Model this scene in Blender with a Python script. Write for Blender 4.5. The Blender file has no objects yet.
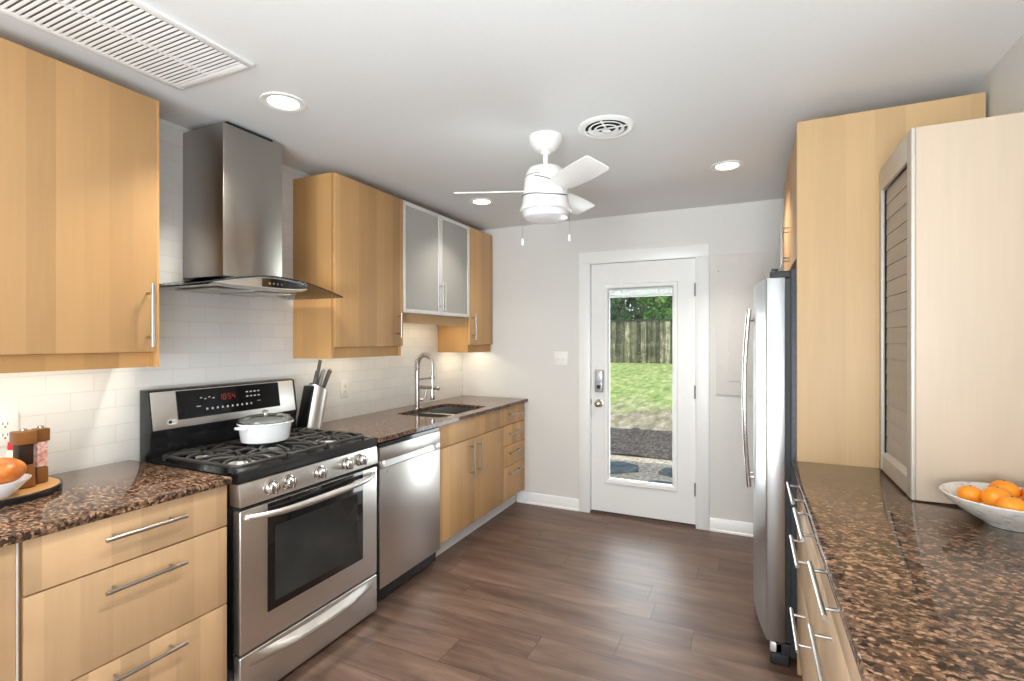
import bpy, bmesh, math, random
from mathutils import Vector, Matrix, Euler
random.seed(7)
PI = math.pi
SC = bpy.context.scene
COL = SC.collection

# ------------------------------------------------------------------ camera, sky, lights, exposure
cam_d = bpy.data.cameras.new('camera')
cam = bpy.data.objects.new('camera', cam_d); COL.objects.link(cam)
CAM = Vector((2.419, 0.0, 1.4275)); YAW = 0.4387
cam.location = CAM
cam.rotation_euler = (PI/2, 0, YAW)
cam_d.sensor_width = 36; cam_d.lens = 507.09*36/1024
cam_d.shift_y = -0.0006
cam_d.clip_start = 0.02
SC.camera = cam
SC.view_settings.view_transform = 'Standard'
SC.view_settings.look = 'None'
SC.view_settings.gamma = 1.0
SC.view_settings.use_curve_mapping = False
SC.view_settings.exposure = 0.0
SC.cycles.max_bounces = 10
SC.cycles.diffuse_bounces = 6
SC.cycles.glossy_bounces = 5
SC.cycles.transparent_max_bounces = 12
SC.cycles.caustics_reflective = False
SC.cycles.caustics_refractive = False
SC.cycles.sample_clamp_indirect = 6.0

world = bpy.data.worlds.new('sky'); SC.world = world; world.use_nodes = True
wn = world.node_tree.nodes; wl = world.node_tree.links
bg = wn['Background']
sky = wn.new('ShaderNodeTexSky'); sky.sky_type = 'NISHITA'; sky.sun_disc = False
sky.sun_elevation = math.radians(52); sky.sun_rotation = PI
hs = wn.new('ShaderNodeHueSaturation'); hs.inputs['Saturation'].default_value = .5
wl.new(sky.outputs[0], hs.inputs['Color']); wl.new(hs.outputs[0], bg.inputs[0]); bg.inputs[1].default_value = 0.24

def light(name, kind, loc, energy, color=(1, 1, 1), rot=(0, 0, 0), **kw):
    d = bpy.data.lights.new(name, kind); d.energy = energy; d.color = color
    for k, v in kw.items(): setattr(d, k, v)
    o = bpy.data.objects.new(name, d); COL.objects.link(o); o.location = loc; o.rotation_euler = rot
    return o
light('sun', 'SUN', (1, -6, 8), 3.2, (1.0, .95, .86), (math.radians(40), 0, math.radians(12)), angle=0.01)
# lamp added at the unseen window behind the camera, aimed up to even the ceiling
light('window_fill', 'AREA', (2.15, -2.70, 1.40), 52, (.93, .97, 1.0), (PI/2+.16, 0, .10), shape='RECTANGLE', size=1.9, size_y=1.9, spread=math.radians(85))
# unseen fill lamp added behind the camera, pointed up to brighten the ceiling
light('bounce_fill', 'AREA', (2.32, -.85, .95), 80, (.90, .955, 1.0), (PI-.22, 0, 0), shape='RECTANGLE', size=1.6, size_y=2.2)
# daylight through the garden door
light('door_daylight', 'AREA', (1.63, 4.95, 1.0), 66, (.92, .98, 1.0), (-PI/2-.30, 0, 0), shape='RECTANGLE', size=1.5, size_y=1.7)
CANS = [(.639, 1.526), (2.30, 3.166), (.66, 3.233), (1.795, .955), (.64, -.6), (2.0, -1.3)]
for x, y in CANS:
    light('recessed_lamp', 'AREA', (x, y, 2.412), 4 if (x, y) == CANS[2] else 11, (1, .93, .82), (0, 0, 0), shape='DISK', size=.13, spread=math.radians(112))
# lamps under the wall cabinets
for (x, y, z, ly, e) in [(.17, .91, 1.372, .5, 1.1), (.17, 2.45, 1.372, .5, .9), (.17, 3.2, 1.60, .7, 1.5), (.17, 3.86, 1.372, .3, 1.1)]:
    light('under_cabinet_lamp', 'AREA', (x, y, z - .014), e, (1, .84, .58), (0, 0, 0), shape='RECTANGLE', size=.05, size_y=ly)

# ------------------------------------------------------------------ node helpers
def newmat(name):
    m = bpy.data.materials.new(name); m.use_nodes = True
    nt = m.node_tree
    b = nt.nodes['Principled BSDF']
    return m, nt, b
def lin(c):
    return tuple((v/12.92 if v <= .04045 else ((v+.055)/1.055)**2.4) for v in c)
def rgb(r, g, b): return lin((r/255, g/255, b/255)) + (1,)
class NT:
    def __init__(s, nt): s.nt = nt
    def n(s, t, **kw):
        n = s.nt.nodes.new(t)
        for k, v in kw.items(): setattr(n, k, v)
        return n
    def put(s, inp, v):
        if isinstance(v, bpy.types.NodeSocket): s.nt.links.new(v, inp)
        elif v is not None: inp.default_value = v
    def math(s, op, a, b=None, c=None):
        n = s.n('ShaderNodeMath', operation=op)
        for i, v in enumerate((a, b, c)): s.put(n.inputs[i], v)
        return n.outputs[0]
    def pos(s, kind='pos'):
        if kind == 'pos': v = s.n('ShaderNodeNewGeometry').outputs['Position']
        else: v = s.n('ShaderNodeTexCoord').outputs['Object']
        x = s.n('ShaderNodeSeparateXYZ'); s.put(x.inputs[0], v)
        return x.outputs[0], x.outputs[1], x.outputs[2]
    def vec(s, x, y, z):
        n = s.n('ShaderNodeCombineXYZ')
        for i, v in enumerate((x, y, z)): s.put(n.inputs[i], v)
        return n.outputs[0]
    def noise(s, v, scale, detail=3, rough=.5):
        n = s.n('ShaderNodeTexNoise'); s.put(n.inputs['Vector'], v)
        n.inputs['Scale'].default_value = scale; n.inputs['Detail'].default_value = detail; n.inputs['Roughness'].default_value = rough
        return n.outputs['Fac']
    def white(s, v):
        n = s.n('ShaderNodeTexWhiteNoise', noise_dimensions='3D'); s.put(n.inputs['Vector'], v)
        return n.outputs['Value']
    def ramp(s, f, stops, interp='LINEAR'):
        n = s.n('ShaderNodeValToRGB'); s.put(n.inputs[0], f); r = n.color_ramp; r.interpolation = interp
        while len(r.elements) < len(stops): r.elements.new(.5)
        for e, (p, c) in zip(r.elements, stops): e.position = p; e.color = c
        return n.outputs[0]
    def mix(s, f, a, b, mode='MIX'):
        n = s.n('ShaderNodeMix', data_type='RGBA', blend_type=mode)
        s.put(n.inputs[0], f); s.put(n.inputs[6], a); s.put(n.inputs[7], b)
        return n.outputs[2]
    def bump(s, h, strength=.2, dist=.01):
        n = s.n('ShaderNodeBump'); n.inputs['Strength'].default_value = strength; n.inputs['Distance'].default_value = dist
        s.put(n.inputs['Height'], h); return n.outputs[0]
def pset(b, color=None, rough=None, metal=None, **kw):
    if color is not None: b.inputs['Base Color'].default_value = color
    if rough is not None: b.inputs['Roughness'].default_value = rough
    if metal is not None: b.inputs['Metallic'].default_value = metal
    for k, v in kw.items(): b.inputs[k.replace('_', ' ')].default_value = v
def flat(name, c, rough=.5, metal=0, var=.04, scale=30, bump=0, **kw):
    """plain procedural material: a colour with a little noise in tone and roughness"""
    m, nt, b = newmat(name); t = NT(nt)
    pset(b, None, rough, metal, **kw)
    co = nt.nodes.new('ShaderNodeTexCoord').outputs['Object']
    f = t.noise(co, scale, 3)
    lo = tuple(v*(1-var) for v in c[:3]) + (1,); hi = tuple(min(1, v*(1+var)) for v in c[:3]) + (1,)
    t.put(b.inputs['Base Color'], t.ramp(f, [(.3, lo), (.7, hi)]))
    if bump: t.put(b.inputs['Normal'], t.bump(f, bump, .002))
    return m
def emit(name, c, strength):
    m, nt, b = newmat(name)
    pset(b, (0, 0, 0, 1), .5, 0)
    b.inputs['Emission Color'].default_value = c; b.inputs['Emission Strength'].default_value = strength
    return m

def wood(name, c, width=.085, var=.12, rough=.46, grain=.15, along='z'):
    """laminated staves with their grain running along one axis"""
    m, nt, b = newmat(name); t = NT(nt)
    x, y, z = t.pos('obj')
    rnd = t.n('ShaderNodeObjectInfo').outputs['Random']
    if along == 'z': s, l = t.math('ADD', x, y), z
    elif along == 'y': s, l = t.math('ADD', x, z), y
    else: s, l = t.math('ADD', y, z), x
    sid = t.math('FLOOR', t.math('ADD', t.math('DIVIDE', s, width), t.math('MULTIPLY', rnd, 57.0)))
    w = t.white(t.vec(sid, rnd, 3.3))
    g1 = t.noise(t.vec(t.math('MULTIPLY', s, 26), t.math('MULTIPLY', l, 1.6), t.math('ADD', t.math('MULTIPLY', sid, 3.7), rnd)), 1.6, 5, .6)
    g2 = t.noise(t.vec(t.math('MULTIPLY', s, 220), t.math('MULTIPLY', l, 5), sid), 1.0, 2)
    f = t.math('ADD', t.math('MULTIPLY', w, var), t.math('ADD', t.math('MULTIPLY', g1, grain), t.math('MULTIPLY', g2, grain*.45)))
    k = t.math('ADD', 1 - var*.5 - grain*.72, f)
    n = t.n('ShaderNodeVectorMath', operation='SCALE'); n.inputs[0].default_value = c[:3]; t.put(n.inputs['Scale'], k)
    t.put(b.inputs['Base Color'], n.outputs[0])
    pset(b, None, rough, 0); b.inputs['Coat Weight'].default_value = .06; b.inputs['Coat Roughness'].default_value = .35; b.inputs['Specular IOR Level'].default_value = .22
    return m

def granite(name):
    m, nt, b = newmat(name); t = NT(nt)
    co = t.n('ShaderNodeTexCoord').outputs['Object']
    wn_ = t.n('ShaderNodeTexNoise'); t.put(wn_.inputs['Vector'], co); wn_.inputs['Scale'].default_value = 55; wn_.inputs['Detail'].default_value = 3
    add = t.n('ShaderNodeVectorMath', operation='MULTIPLY_ADD'); t.put(add.inputs[0], wn_.outputs['Color']); add.inputs[1].default_value = (.018, .018, .018); t.put(add.inputs[2], co)
    mp = t.n('ShaderNodeMapping'); t.put(mp.inputs['Vector'], add.outputs[0]); mp.inputs['Rotation'].default_value = (0, 0, .35); mp.inputs['Scale'].default_value = (.95, 1.5, 1.3)
    v = t.n('ShaderNodeTexVoronoi', feature='F1'); t.put(v.inputs['Vector'], mp.outputs[0]); v.inputs['Scale'].default_value = 84
    sx = t.n('ShaderNodeSeparateColor'); t.put(sx.inputs[0], v.outputs['Color'])
    f = t.math('ADD', t.math('MULTIPLY', sx.outputs[0], .75), t.math('MULTIPLY', t.noise(co, 120, 3), .3))
    cell = t.ramp(f, [(.16, rgb(40, 31, 27)), (.34, rgb(72, 56, 46)), (.54, rgb(110, 86, 68)), (.72, rgb(146, 114, 90)), (.88, rgb(174, 142, 116)), (.97, rgb(128, 116, 107))])
    e = t.ramp(v.outputs['Distance'], [(.35, (0, 0, 0, 1)), (.75, (1, 1, 1, 1))])
    c1 = t.mix(t.math('MULTIPLY', e, .6), cell, rgb(56, 46, 40))
    fine = t.ramp(t.noise(co, 210, 3, .6), [(.36, (.62, .60, .60, 1)), (.62, (1.25, 1.22, 1.2, 1))])
    c1 = t.mix(.8, c1, fine, 'MULTIPLY')
    big = t.ramp(t.noise(co, 6, 2), [(.35, (.86, .86, .88, 1)), (.65, (1.1, 1.07, 1.02, 1))])
    t.put(b.inputs['Base Color'], t.mix(1.0, c1, big, 'MULTIPLY'))
    pset(b, None, .055, 0, Specular_IOR_Level=.24)
    return m

def steel(name, c=(.60, .59, .57, 1), rough=.27, along='z', aniso=0):
    m, nt, b = newmat(name); t = NT(nt)
    x, y, z = t.pos('obj')
    a = {'z': (400, 400, 3), 'y': (400, 3, 400), 'x': (3, 400, 400)}[along]
    f = t.noise(t.vec(t.math('MULTIPLY', x, a[0]), t.math('MULTIPLY', y, a[1]), t.math('MULTIPLY', z, a[2])), 1, 3)
    t.put(b.inputs['Roughness'], t.math('ADD', rough-.02, t.math('MULTIPLY', f, .05)))
    pset(b, c, None, 1.0)
    if aniso:
        for l in list(b.inputs['Roughness'].links): nt.links.remove(l)
        b.inputs['Roughness'].default_value = rough; b.inputs['Anisotropic Rotation'].default_value = .25
        tg = t.n('ShaderNodeTangent', direction_type='RADIAL', axis='Z'); t.put(b.inputs['Tangent'], tg.outputs[0]); b.inputs['Anisotropic'].default_value = aniso
    return m

def thin_glass(name, tint=(1, 1, 1, 1), amount=.06, rough=0.0):
    m, nt, b = newmat(name); t = NT(nt)
    nt.nodes.remove(b)
    out = nt.nodes['Material Output']
    tr = t.n('ShaderNodeBsdfTransparent'); tr.inputs[0].default_value = tint
    gl = t.n('ShaderNodeBsdfGlossy'); gl.inputs['Roughness'].default_value = rough
    co = t.n('ShaderNodeTexCoord').outputs['Object']
    fr = t.n('ShaderNodeFresnel'); fr.inputs[0].default_value = 1.45
    fac = t.math('MULTIPLY', fr.outputs[0], t.math('ADD', .9, t.math('MULTIPLY', t.noise(co, 3, 1), .1)))
    mx = t.n('ShaderNodeMixShader'); t.put(mx.inputs[0], fac); t.put(mx.inputs[1], tr.outputs[0]); t.put(mx.inputs[2], gl.outputs[0])
    t.put(out.inputs[0], mx.outputs[0])
    return m

# ------------------------------------------------------------------ materials
M = {}
M['wall'] = flat('wall_paint', rgb(217, 216, 213), .6, var=.012, scale=60, bump=.04)
M['ceil'] = flat('ceiling_paint', rgb(229, 232, 233), .7, var=.012, scale=60, bump=.04)
M['trim'] = flat('white_trim_paint', rgb(238, 239, 238), .35, var=.01)
M['door'] = flat('door_paint', rgb(232, 233, 232), .35, var=.01)
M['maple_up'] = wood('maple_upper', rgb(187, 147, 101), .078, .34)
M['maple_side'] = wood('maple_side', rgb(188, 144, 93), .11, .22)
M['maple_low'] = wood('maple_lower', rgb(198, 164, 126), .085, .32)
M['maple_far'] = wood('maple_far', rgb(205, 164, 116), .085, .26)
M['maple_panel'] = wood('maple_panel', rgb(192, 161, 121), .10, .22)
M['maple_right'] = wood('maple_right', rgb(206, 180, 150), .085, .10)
M['birch'] = wood('birch_veneer', rgb(194, 176, 156), .6, .02, grain=.13)
M['maple_in'] = flat('cabinet_inside', rgb(196, 160, 116), .6)
M['granite'] = granite('granite')
M['steel'] = steel('brushed_steel', (.72, .70, .675, 1), .34)
M['steel_dark'] = steel('sink_steel', (.46, .45, .44, 1), .30, along='y')
M['steel_h'] = steel('brushed_steel_horizontal', (.72, .70, .675, 1), .38, along='y')
M['steel_hood'] = steel('hood_steel', (.40, .375, .35, 1), .30, aniso=.7)
M['steel_x'] = steel('brushed_steel_fridge', (.54, .55, .56, 1), .30)
M['nickel'] = flat('brushed_nickel', (.47, .455, .435, 1), .30, 1, var=.03)
M['chrome'] = flat('chrome', (.72, .71, .70, 1), .12, 1, var=.02)
M['alu'] = flat('aluminium', (.86, .86, .85, 1), .5, .75, var=.03)
M['black'] = flat('black_enamel', (.012, .012, .013, 1), .22, 0, var=.2)
M['blackgloss'] = flat('black_glass', (.008, .008, .009, 1), .06, 0, var=.2)
M['iron'] = flat('cast_iron', (.030, .029, .028, 1), .45, 0, var=.3, scale=200, bump=.15)
M['darkrub'] = flat('dark_rubber', (.02, .02, .022, 1), .6, 0, var=.2)
M['fridge_side'] = flat('fridge_side_paint', (.030, .038, .048, 1), .45, 0, var=.35, scale=90, bump=.2)
M['white'] = flat('white_plastic', rgb(238, 237, 234), .35, var=.01)
M['white_enamel'] = flat('white_enamel', rgb(240, 241, 243), .12, var=.008, Coat_Weight=.5)
M['fan'] = flat('fan_white', rgb(236, 236, 234), .4, var=.01)
M['opal'] = flat('opal_glass', rgb(228, 229, 231), .25, var=.01)
M['dark'] = flat('dark_void', (.010, .010, .010, 1), .8, var=.2)
M['duct'] = flat('duct_grey', (.26, .245, .225, 1), .7, var=.1)
M['hinge'] = flat('hinge_steel', (.20, .20, .20, 1), .45, .6, var=.05)
M['groove'] = flat('grey_groove', (.07, .07, .075, 1), .6, var=.1)
M['lens'] = emit('lamp_lens', (1, .93, .80, 1), 6.0)
M['strip'] = emit('lamp_strip', (1, .85, .6, 1), 2.0)
M['glass'] = thin_glass('clear_glass', (.97, .985, .98, 1))
M['hoodglass'] = thin_glass('hood_glass', (.93, .95, .94, 1))
M['glassedge'] = flat('glass_edge', (.02, .028, .026, 1), .15, var=.1)
M['lidglass'] = thin_glass('lid_glass', (.95, .96, .95, 1))
M['orange'] = None
M['red'] = flat('red_cap', rgb(205, 32, 30), .4, var=.05)
M['cream'] = flat('cream_plastic', rgb(238, 226, 206), .35, var=.03)
M['walnut'] = wood('walnut', rgb(124, 80, 40), .03, .15, grain=.3)
M['acacia'] = wood('acacia', rgb(186, 142, 90), .05, .12, along='y')
M['darkwood'] = wood('dark_mill_wood', rgb(48, 32, 24), .03, .15, grain=.3)
M['louver'] = flat('tambour_slat', rgb(176, 168, 158), .5, .1, var=.03)
M['tamframe'] = flat('tambour_frame', rgb(196, 190, 180), .45, .2, var=.03)
M['digit'] = emit('red_display', (1, .05, .04, 1), .32)
M['mark'] = flat('panel_print', rgb(190, 190, 188), .5, var=.02)
M['print_dark'] = flat('dark_print', rgb(30, 30, 32), .5, var=.02)
M['brass'] = flat('satin_brass_nickel', (.50, .45, .36, 1), .25, 1, var=.05)
M['lockgrey'] = flat('keypad_grey', (.40, .41, .43, 1), .35, .6, var=.05)

def frosted():
    m, nt, b = newmat('frosted_glass'); t = NT(nt)
    co = t.n('ShaderNodeTexCoord').outputs['Object']
    pset(b, rgb(204, 203, 197), .32, 0)
    b.inputs['Transmission Weight'].default_value = .30
    b.inputs['IOR'].default_value = 1.12
    t.put(b.inputs['Roughness'], t.math('ADD', .55, t.math('MULTIPLY', t.noise(co, 80, 2), .1)))
    b.inputs['Specular IOR Level'].default_value = .06
    return m
M['frost'] = frosted()

def tile_mat():
    m, nt, b = newmat('subway_tile'); t = NT(nt)
    x, y, z = t.pos('pos')
    br = t.n('ShaderNodeTexBrick'); br.offset = .5; br.offset_frequency = 2
    t.put(br.inputs['Vector'], t.vec(t.math('ADD', y, .492), t.math('SUBTRACT', z, .178), 0))
    br.inputs['Scale'].default_value = 1; br.inputs['Mortar Size'].default_value = .0013; br.inputs['Mortar Smooth'].default_value = .25
    br.inputs['Brick Width'].default_value = .156; br.inputs['Row Height'].default_value = .0743
    br.inputs['Color1'].default_value = rgb(233, 233, 231); br.inputs['Color2'].default_value = rgb(227, 228, 227); br.inputs['Mortar'].default_value = rgb(218, 217, 214)
    t.put(b.inputs['Base Color'], br.outputs['Color'])
    pset(b, None, .14, 0)
    co = t.vec(x, y, z)
    h = t.math('ADD', t.math('MULTIPLY', br.outputs['Fac'], -1.0), t.math('MULTIPLY', t.noise(co, 22, 2), .35))
    t.put(b.inputs['Normal'], t.bump(h, .5, .0018))
    return m
M['tile'] = tile_mat()

def floor_mat():
    m, nt, b = newmat('wood_plank_floor'); t = NT(nt)
    x, y, z = t.pos('pos')
    v = t.math('DIVIDE', t.math('SUBTRACT', y, 2.27 - .186*40), .186)
    row = t.math('FLOOR', v); fv = t.math('FRACT', v)
    off = t.white(t.vec(row, 1.7, 4.1))
    u = t.math('ADD', t.math('DIVIDE', x, 1.22), t.math('ADD', off, 10.0))
    pid = t.math('FLOOR', u); fu = t.math('FRACT', u)
    w = t.white(t.vec(row, pid, 2.2))
    sh = t.math('MULTIPLY', w, 31.0)
    g1 = t.noise(t.vec(t.math('MULTIPLY', x, 1.3), t.math('MULTIPLY', y, 9), sh), 1.6, 5, .6)
    g2 = t.noise(t.vec(t.math('MULTIPLY', x, 6), t.math('MULTIPLY', y, 90), sh), 1.0, 4, .6)
    kn = t.noise(t.vec(t.math('MULTIPLY', x, 3.2), t.math('MULTIPLY', y, 8), t.math('ADD', sh, 9)), 1.0, 2)
    f = t.math('ADD', t.math('MULTIPLY', g1, .74), t.math('ADD', t.math('MULTIPLY', g2, .28), t.math('MULTIPLY', t.math('SUBTRACT', w, .5), .11)))
    c = t.ramp(f, [(.22, rgb(56, 40, 33)), (.42, rgb(88, 67, 56)), (.58, rgb(108, 85, 72)), (.8, rgb(134, 109, 94))])
    c = t.mix(t.ramp(kn, [(.64, (0, 0, 0, 1)), (.76, (.55, .55, .55, 1))]), c, rgb(66, 50, 42))
    ev = t.math('MINIMUM', fv, t.math('SUBTRACT', 1.0, fv)); eu = t.math('MULTIPLY', t.math('MINIMUM', fu, t.math('SUBTRACT', 1.0, fu)), 6.5)
    ed = t.math('MINIMUM', ev, eu)
    gap = t.ramp(ed, [(.004, (1, 1, 1, 1)), (.014, (0, 0, 0, 1))])
    t.put(b.inputs['Base Color'], t.mix(t.math('MULTIPLY', gap, .7), c, rgb(36, 26, 22)))
    t.put(b.inputs['Roughness'], t.math('ADD', .36, t.math('MULTIPLY', g2, .14)))
    h = t.math('ADD', t.math('MULTIPLY', gap, -1.0), t.math('MULTIPLY', g2, .25))
    t.put(b.inputs['Normal'], t.bump(h, .35, .0012))
    return m
M['floor'] = floor_mat()

def multi(name, scale, stops, rough=.9, bump=.5, detail=4, stretch=(1, 1, 1), world_co=False):
    m, nt, b = newmat(name); t = NT(nt)
    x, y, z = t.pos('pos' if world_co else 'obj')
    co = t.vec(t.math('MULTIPLY', x, stretch[0]), t.math('MULTIPLY', y, stretch[1]), t.math('MULTIPLY', z, stretch[2]))
    f = t.noise(co, scale, detail, .65)
    t.put(b.inputs['Base Color'], t.ramp(f, stops)); pset(b, None, rough, 0)
    if bump: t.put(b.inputs['Normal'], t.bump(f, bump, .02))
    return m
def lawn_mat():
    m, nt, b = newmat('lawn_grass'); t = NT(nt)
    x, y, z = t.pos('pos')
    f = t.noise(t.vec(x, t.math('MULTIPLY', y, .3), z), 6, 10, .7)
    big = t.noise(t.vec(x, t.math('MULTIPLY', y, .5), z), .9, 3, .6)
    green = t.ramp(f, [(.30, rgb(96, 122, 56)), (.48, rgb(146, 172, 92)), (.64, rgb(206, 208, 154))])
    dry = t.ramp(f, [(.3, rgb(112, 104, 82)), (.5, rgb(164, 156, 132)), (.66, rgb(204, 196, 176))])
    k = t.math('ADD', t.math('DIVIDE', t.math('SUBTRACT', y, 9.0), 3.6), t.math('MULTIPLY', t.math('SUBTRACT', big, .5), 2.2))
    t.put(b.inputs['Base Color'], t.mix(t.ramp(k, [(.25, (0, 0, 0, 1)), (.8, (1, 1, 1, 1))]), dry, green)); pset(b, None, .95, 0)
    return m
M['lawn'] = lawn_mat(); M['drygrass'] = M['lawn']
M['mulch'] = multi('dark_mulch', 26, [(.32, rgb(36, 33, 32)), (.5, rgb(84, 78, 74)), (.7, rgb(140, 132, 120))], detail=8, bump=1, stretch=(1, .35, 1))
M['gravel'] = multi('gravel', 30, [(.32, rgb(104, 94, 80)), (.46, rgb(190, 176, 154)), (.62, rgb(236, 226, 206))], detail=6, bump=1)
M['slate'] = multi('slate_flagstone', 7, [(.3, rgb(66, 76, 80)), (.55, rgb(98, 110, 114)), (.75, rgb(134, 144, 146))], rough=.95, bump=.4)
M['leaf1'] = multi('highlit_leaf_green', 1.2, [(.3, rgb(44, 84, 30)), (.55, rgb(92, 144, 58)), (.72, rgb(184, 214, 128))], rough=.6, bump=0)  # palest stop paints bright highlights into the leaf colour
M['leaf2'] = multi('leaf_dark_green', 1.2, [(.3, rgb(30, 58, 34)), (.55, rgb(66, 100, 56)), (.75, rgb(112, 146, 92))], rough=.6, bump=0)
M['bark'] = multi('bark', 8, [(.3, rgb(52, 42, 34)), (.7, rgb(96, 82, 66))], stretch=(3, 3, .5))
M['bowlglaze'] = None
def fence_mat():
    m, nt, b = newmat('weathered_dappled_fence'); t = NT(nt)
    x, y, z = t.pos('obj')
    bid = t.math('FLOOR', t.math('DIVIDE', x, .10))
    w = t.white(t.vec(bid, 2, 5))
    g = t.noise(t.vec(t.math('MULTIPLY', x, 14), y, t.math('ADD', t.math('MULTIPLY', z, 1.0), t.math('MULTIPLY', w, 9))), 1.5, 5, .65)
    leaf_shade = t.noise(t.vec(x, y, z), 3.2, 4, .6)  # blotches of leaf shade painted into the board colour
    f = t.math('ADD', t.math('MULTIPLY', g, .45), t.math('ADD', t.math('MULTIPLY', w, .18), t.math('MULTIPLY', leaf_shade, .38)))
    t.put(b.inputs['Base Color'], t.ramp(f, [(.36, rgb(40, 44, 33)), (.48, rgb(82, 86, 64)), (.57, rgb(126, 122, 98)), (.70, rgb(214, 206, 182))]))
    pset(b, None, .9, 0); return m
M['fence'] = fence_mat()

# ------------------------------------------------------------------ geometry builder
class G:
    def __init__(s): s.bm = bmesh.new()
    def _merge(s, tmp):
        me = bpy.data.meshes.new('tmp'); tmp.to_mesh(me); tmp.free(); s.bm.from_mesh(me); bpy.data.meshes.remove(me)
    def box(s, x0, x1, y0, y1, z0, z1, bev=0, seg=2):
        x0, x1 = min(x0, x1), max(x0, x1); y0, y1 = min(y0, y1), max(y0, y1); z0, z1 = min(z0, z1), max(z0, z1)
        t = bmesh.new(); bmesh.ops.create_cube(t, size=1)
        for v in t.verts: v.co = Vector(((x0+x1)/2 + v.co.x*(x1-x0), (y0+y1)/2 + v.co.y*(y1-y0), (z0+z1)/2 + v.co.z*(z1-z0)))
        if bev: bmesh.ops.bevel(t, geom=t.edges[:], offset=min(bev, .45*min(x1-x0, y1-y0, z1-z0)), segments=seg, affect='EDGES', profile=.5)
        s._merge(t); return s
    def prism(s, pts, axis, a, b, bev=0, seg=2):
        """2-D outline extruded along an axis; pts are the other two coordinates in order"""
        t = bmesh.new()
        def mk(p, c):
            q = list(p); q.insert(axis, c); return t.verts.new(q)
        A = [mk(p, a) for p in pts]; B = [mk(p, b) for p in pts]; n = len(pts)
        t.faces.new(A); t.faces.new(B[::-1])
        for i in range(n): t.faces.new((A[i], B[i], B[(i+1) % n], A[(i+1) % n]))
        bmesh.ops.recalc_face_normals(t, faces=t.faces[:])
        if bev: bmesh.ops.bevel(t, geom=t.edges[:], offset=bev, segments=seg, affect='EDGES', profile=.5)
        s._merge(t); return s
    def tube(s, pts, r, n=10, cap=True):
        """round sweep along a path; r is a number or one radius for each point"""
        pts = [Vector(p) for p in pts]; k = len(pts)
        R = [r]*k if not isinstance(r, (list, tuple)) else r
        t = bmesh.new(); rings = []
        up = None
        for i, p in enumerate(pts):
            d = (pts[min(i+1, k-1)] - pts[max(i-1, 0)]).normalized()
            if up is None:
                up = Vector((0, 0, 1)) if abs(d.z) < .9 else Vector((1, 0, 0))
            u = (up - d*up.dot(d)).normalized(); w = d.cross(u); up = u
            rings.append([t.verts.new(p + (u*math.cos(2*PI*j/n) + w*math.sin(2*PI*j/n))*R[i]) for j in range(n)])
        for a, b in zip(rings, rings[1:]):
            for j in range(n): t.faces.new((a[j], a[(j+1) % n], b[(j+1) % n], b[j]))
        if cap: t.faces.new(rings[0][::-1]); t.faces.new(rings[-1])
        bmesh.ops.recalc_face_normals(t, faces=t.faces[:])
        s._merge(t); return s
    def lathe(s, prof, c, n=40, axis='z', sx=1, sy=1):
        """closed revolve of (radius, height) about an axis through c"""
        t = bmesh.new(); rings = []
        def P(r, h, a):
            q = (r*math.cos(a)*sx, r*math.sin(a)*sy, h)
            if axis == 'x': q = (h, q[0], q[1])
            if axis == 'y': q = (q[0], h, q[1])
            return Vector(c) + Vector(q)
        for r, h in prof:
            if r < 1e-6: rings.append([t.verts.new(P(0, h, 0))])
            else: rings.append([t.verts.new(P(r, h, 2*PI*j/n)) for j in range(n)])
        for a, b in zip(rings, rings[1:]):
            for j in range(n):
                k = (j+1) % n
                q = [a[j % len(a)], a[k % len(a)], b[k % len(b)], b[j % len(b)]]
                u = []
                for v in q:
                    if v not in u: u.append(v)
                if len(u) > 2: t.faces.new(u)
        bmesh.ops.recalc_face_normals(t, faces=t.faces[:])
        s._merge(t); return s
    def grid(s, rows, thick=None):
        """surface through rows of points; with thick it becomes a closed sheet, thick given as a vector"""
        t = bmesh.new()
        A = [[t.verts.new(Vector(p)) for p in r] for r in rows]
        def faces(A, flip):
            for i in range(len(A)-1):
                for j in range(len(A[0])-1):
                    q = (A[i][j], A[i][j+1], A[i+1][j+1], A[i+1][j]); t.faces.new(q[::-1] if flip else q)
        faces(A, False)
        if thick is not None:
            B = [[t.verts.new(v.co + Vector(thick)) for v in r] for r in A]; faces(B, True)
            def strip(a, b):
                for i in range(len(a)-1): t.faces.new((a[i], b[i], b[i+1], a[i+1]))
            strip(A[0], B[0]); strip(A[-1][::-1], B[-1][::-1]); strip([r[-1] for r in A], [r[-1] for r in B]); strip([r[0] for r in A][::-1], [r[0] for r in B][::-1])
            bmesh.ops.recalc_face_normals(t, faces=t.faces[:])
        s._merge(t); return s
    def blob(s, c, r, n=24, fn=None):
        t = bmesh.new(); bmesh.ops.create_uvsphere(t, u_segments=n, v_segments=n//2, radius=1)
        for v in t.verts:
            k = fn(v.co) if fn else 1
            v.co = Vector((c[0]+v.co.x*r[0]*k, c[1]+v.co.y*r[1]*k, c[2]+v.co.z*r[2]*k))
        s._merge(t); return s
    def xf(s, mat):
        bmesh.ops.transform(s.bm, matrix=mat, verts=s.bm.verts[:]); return s

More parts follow.
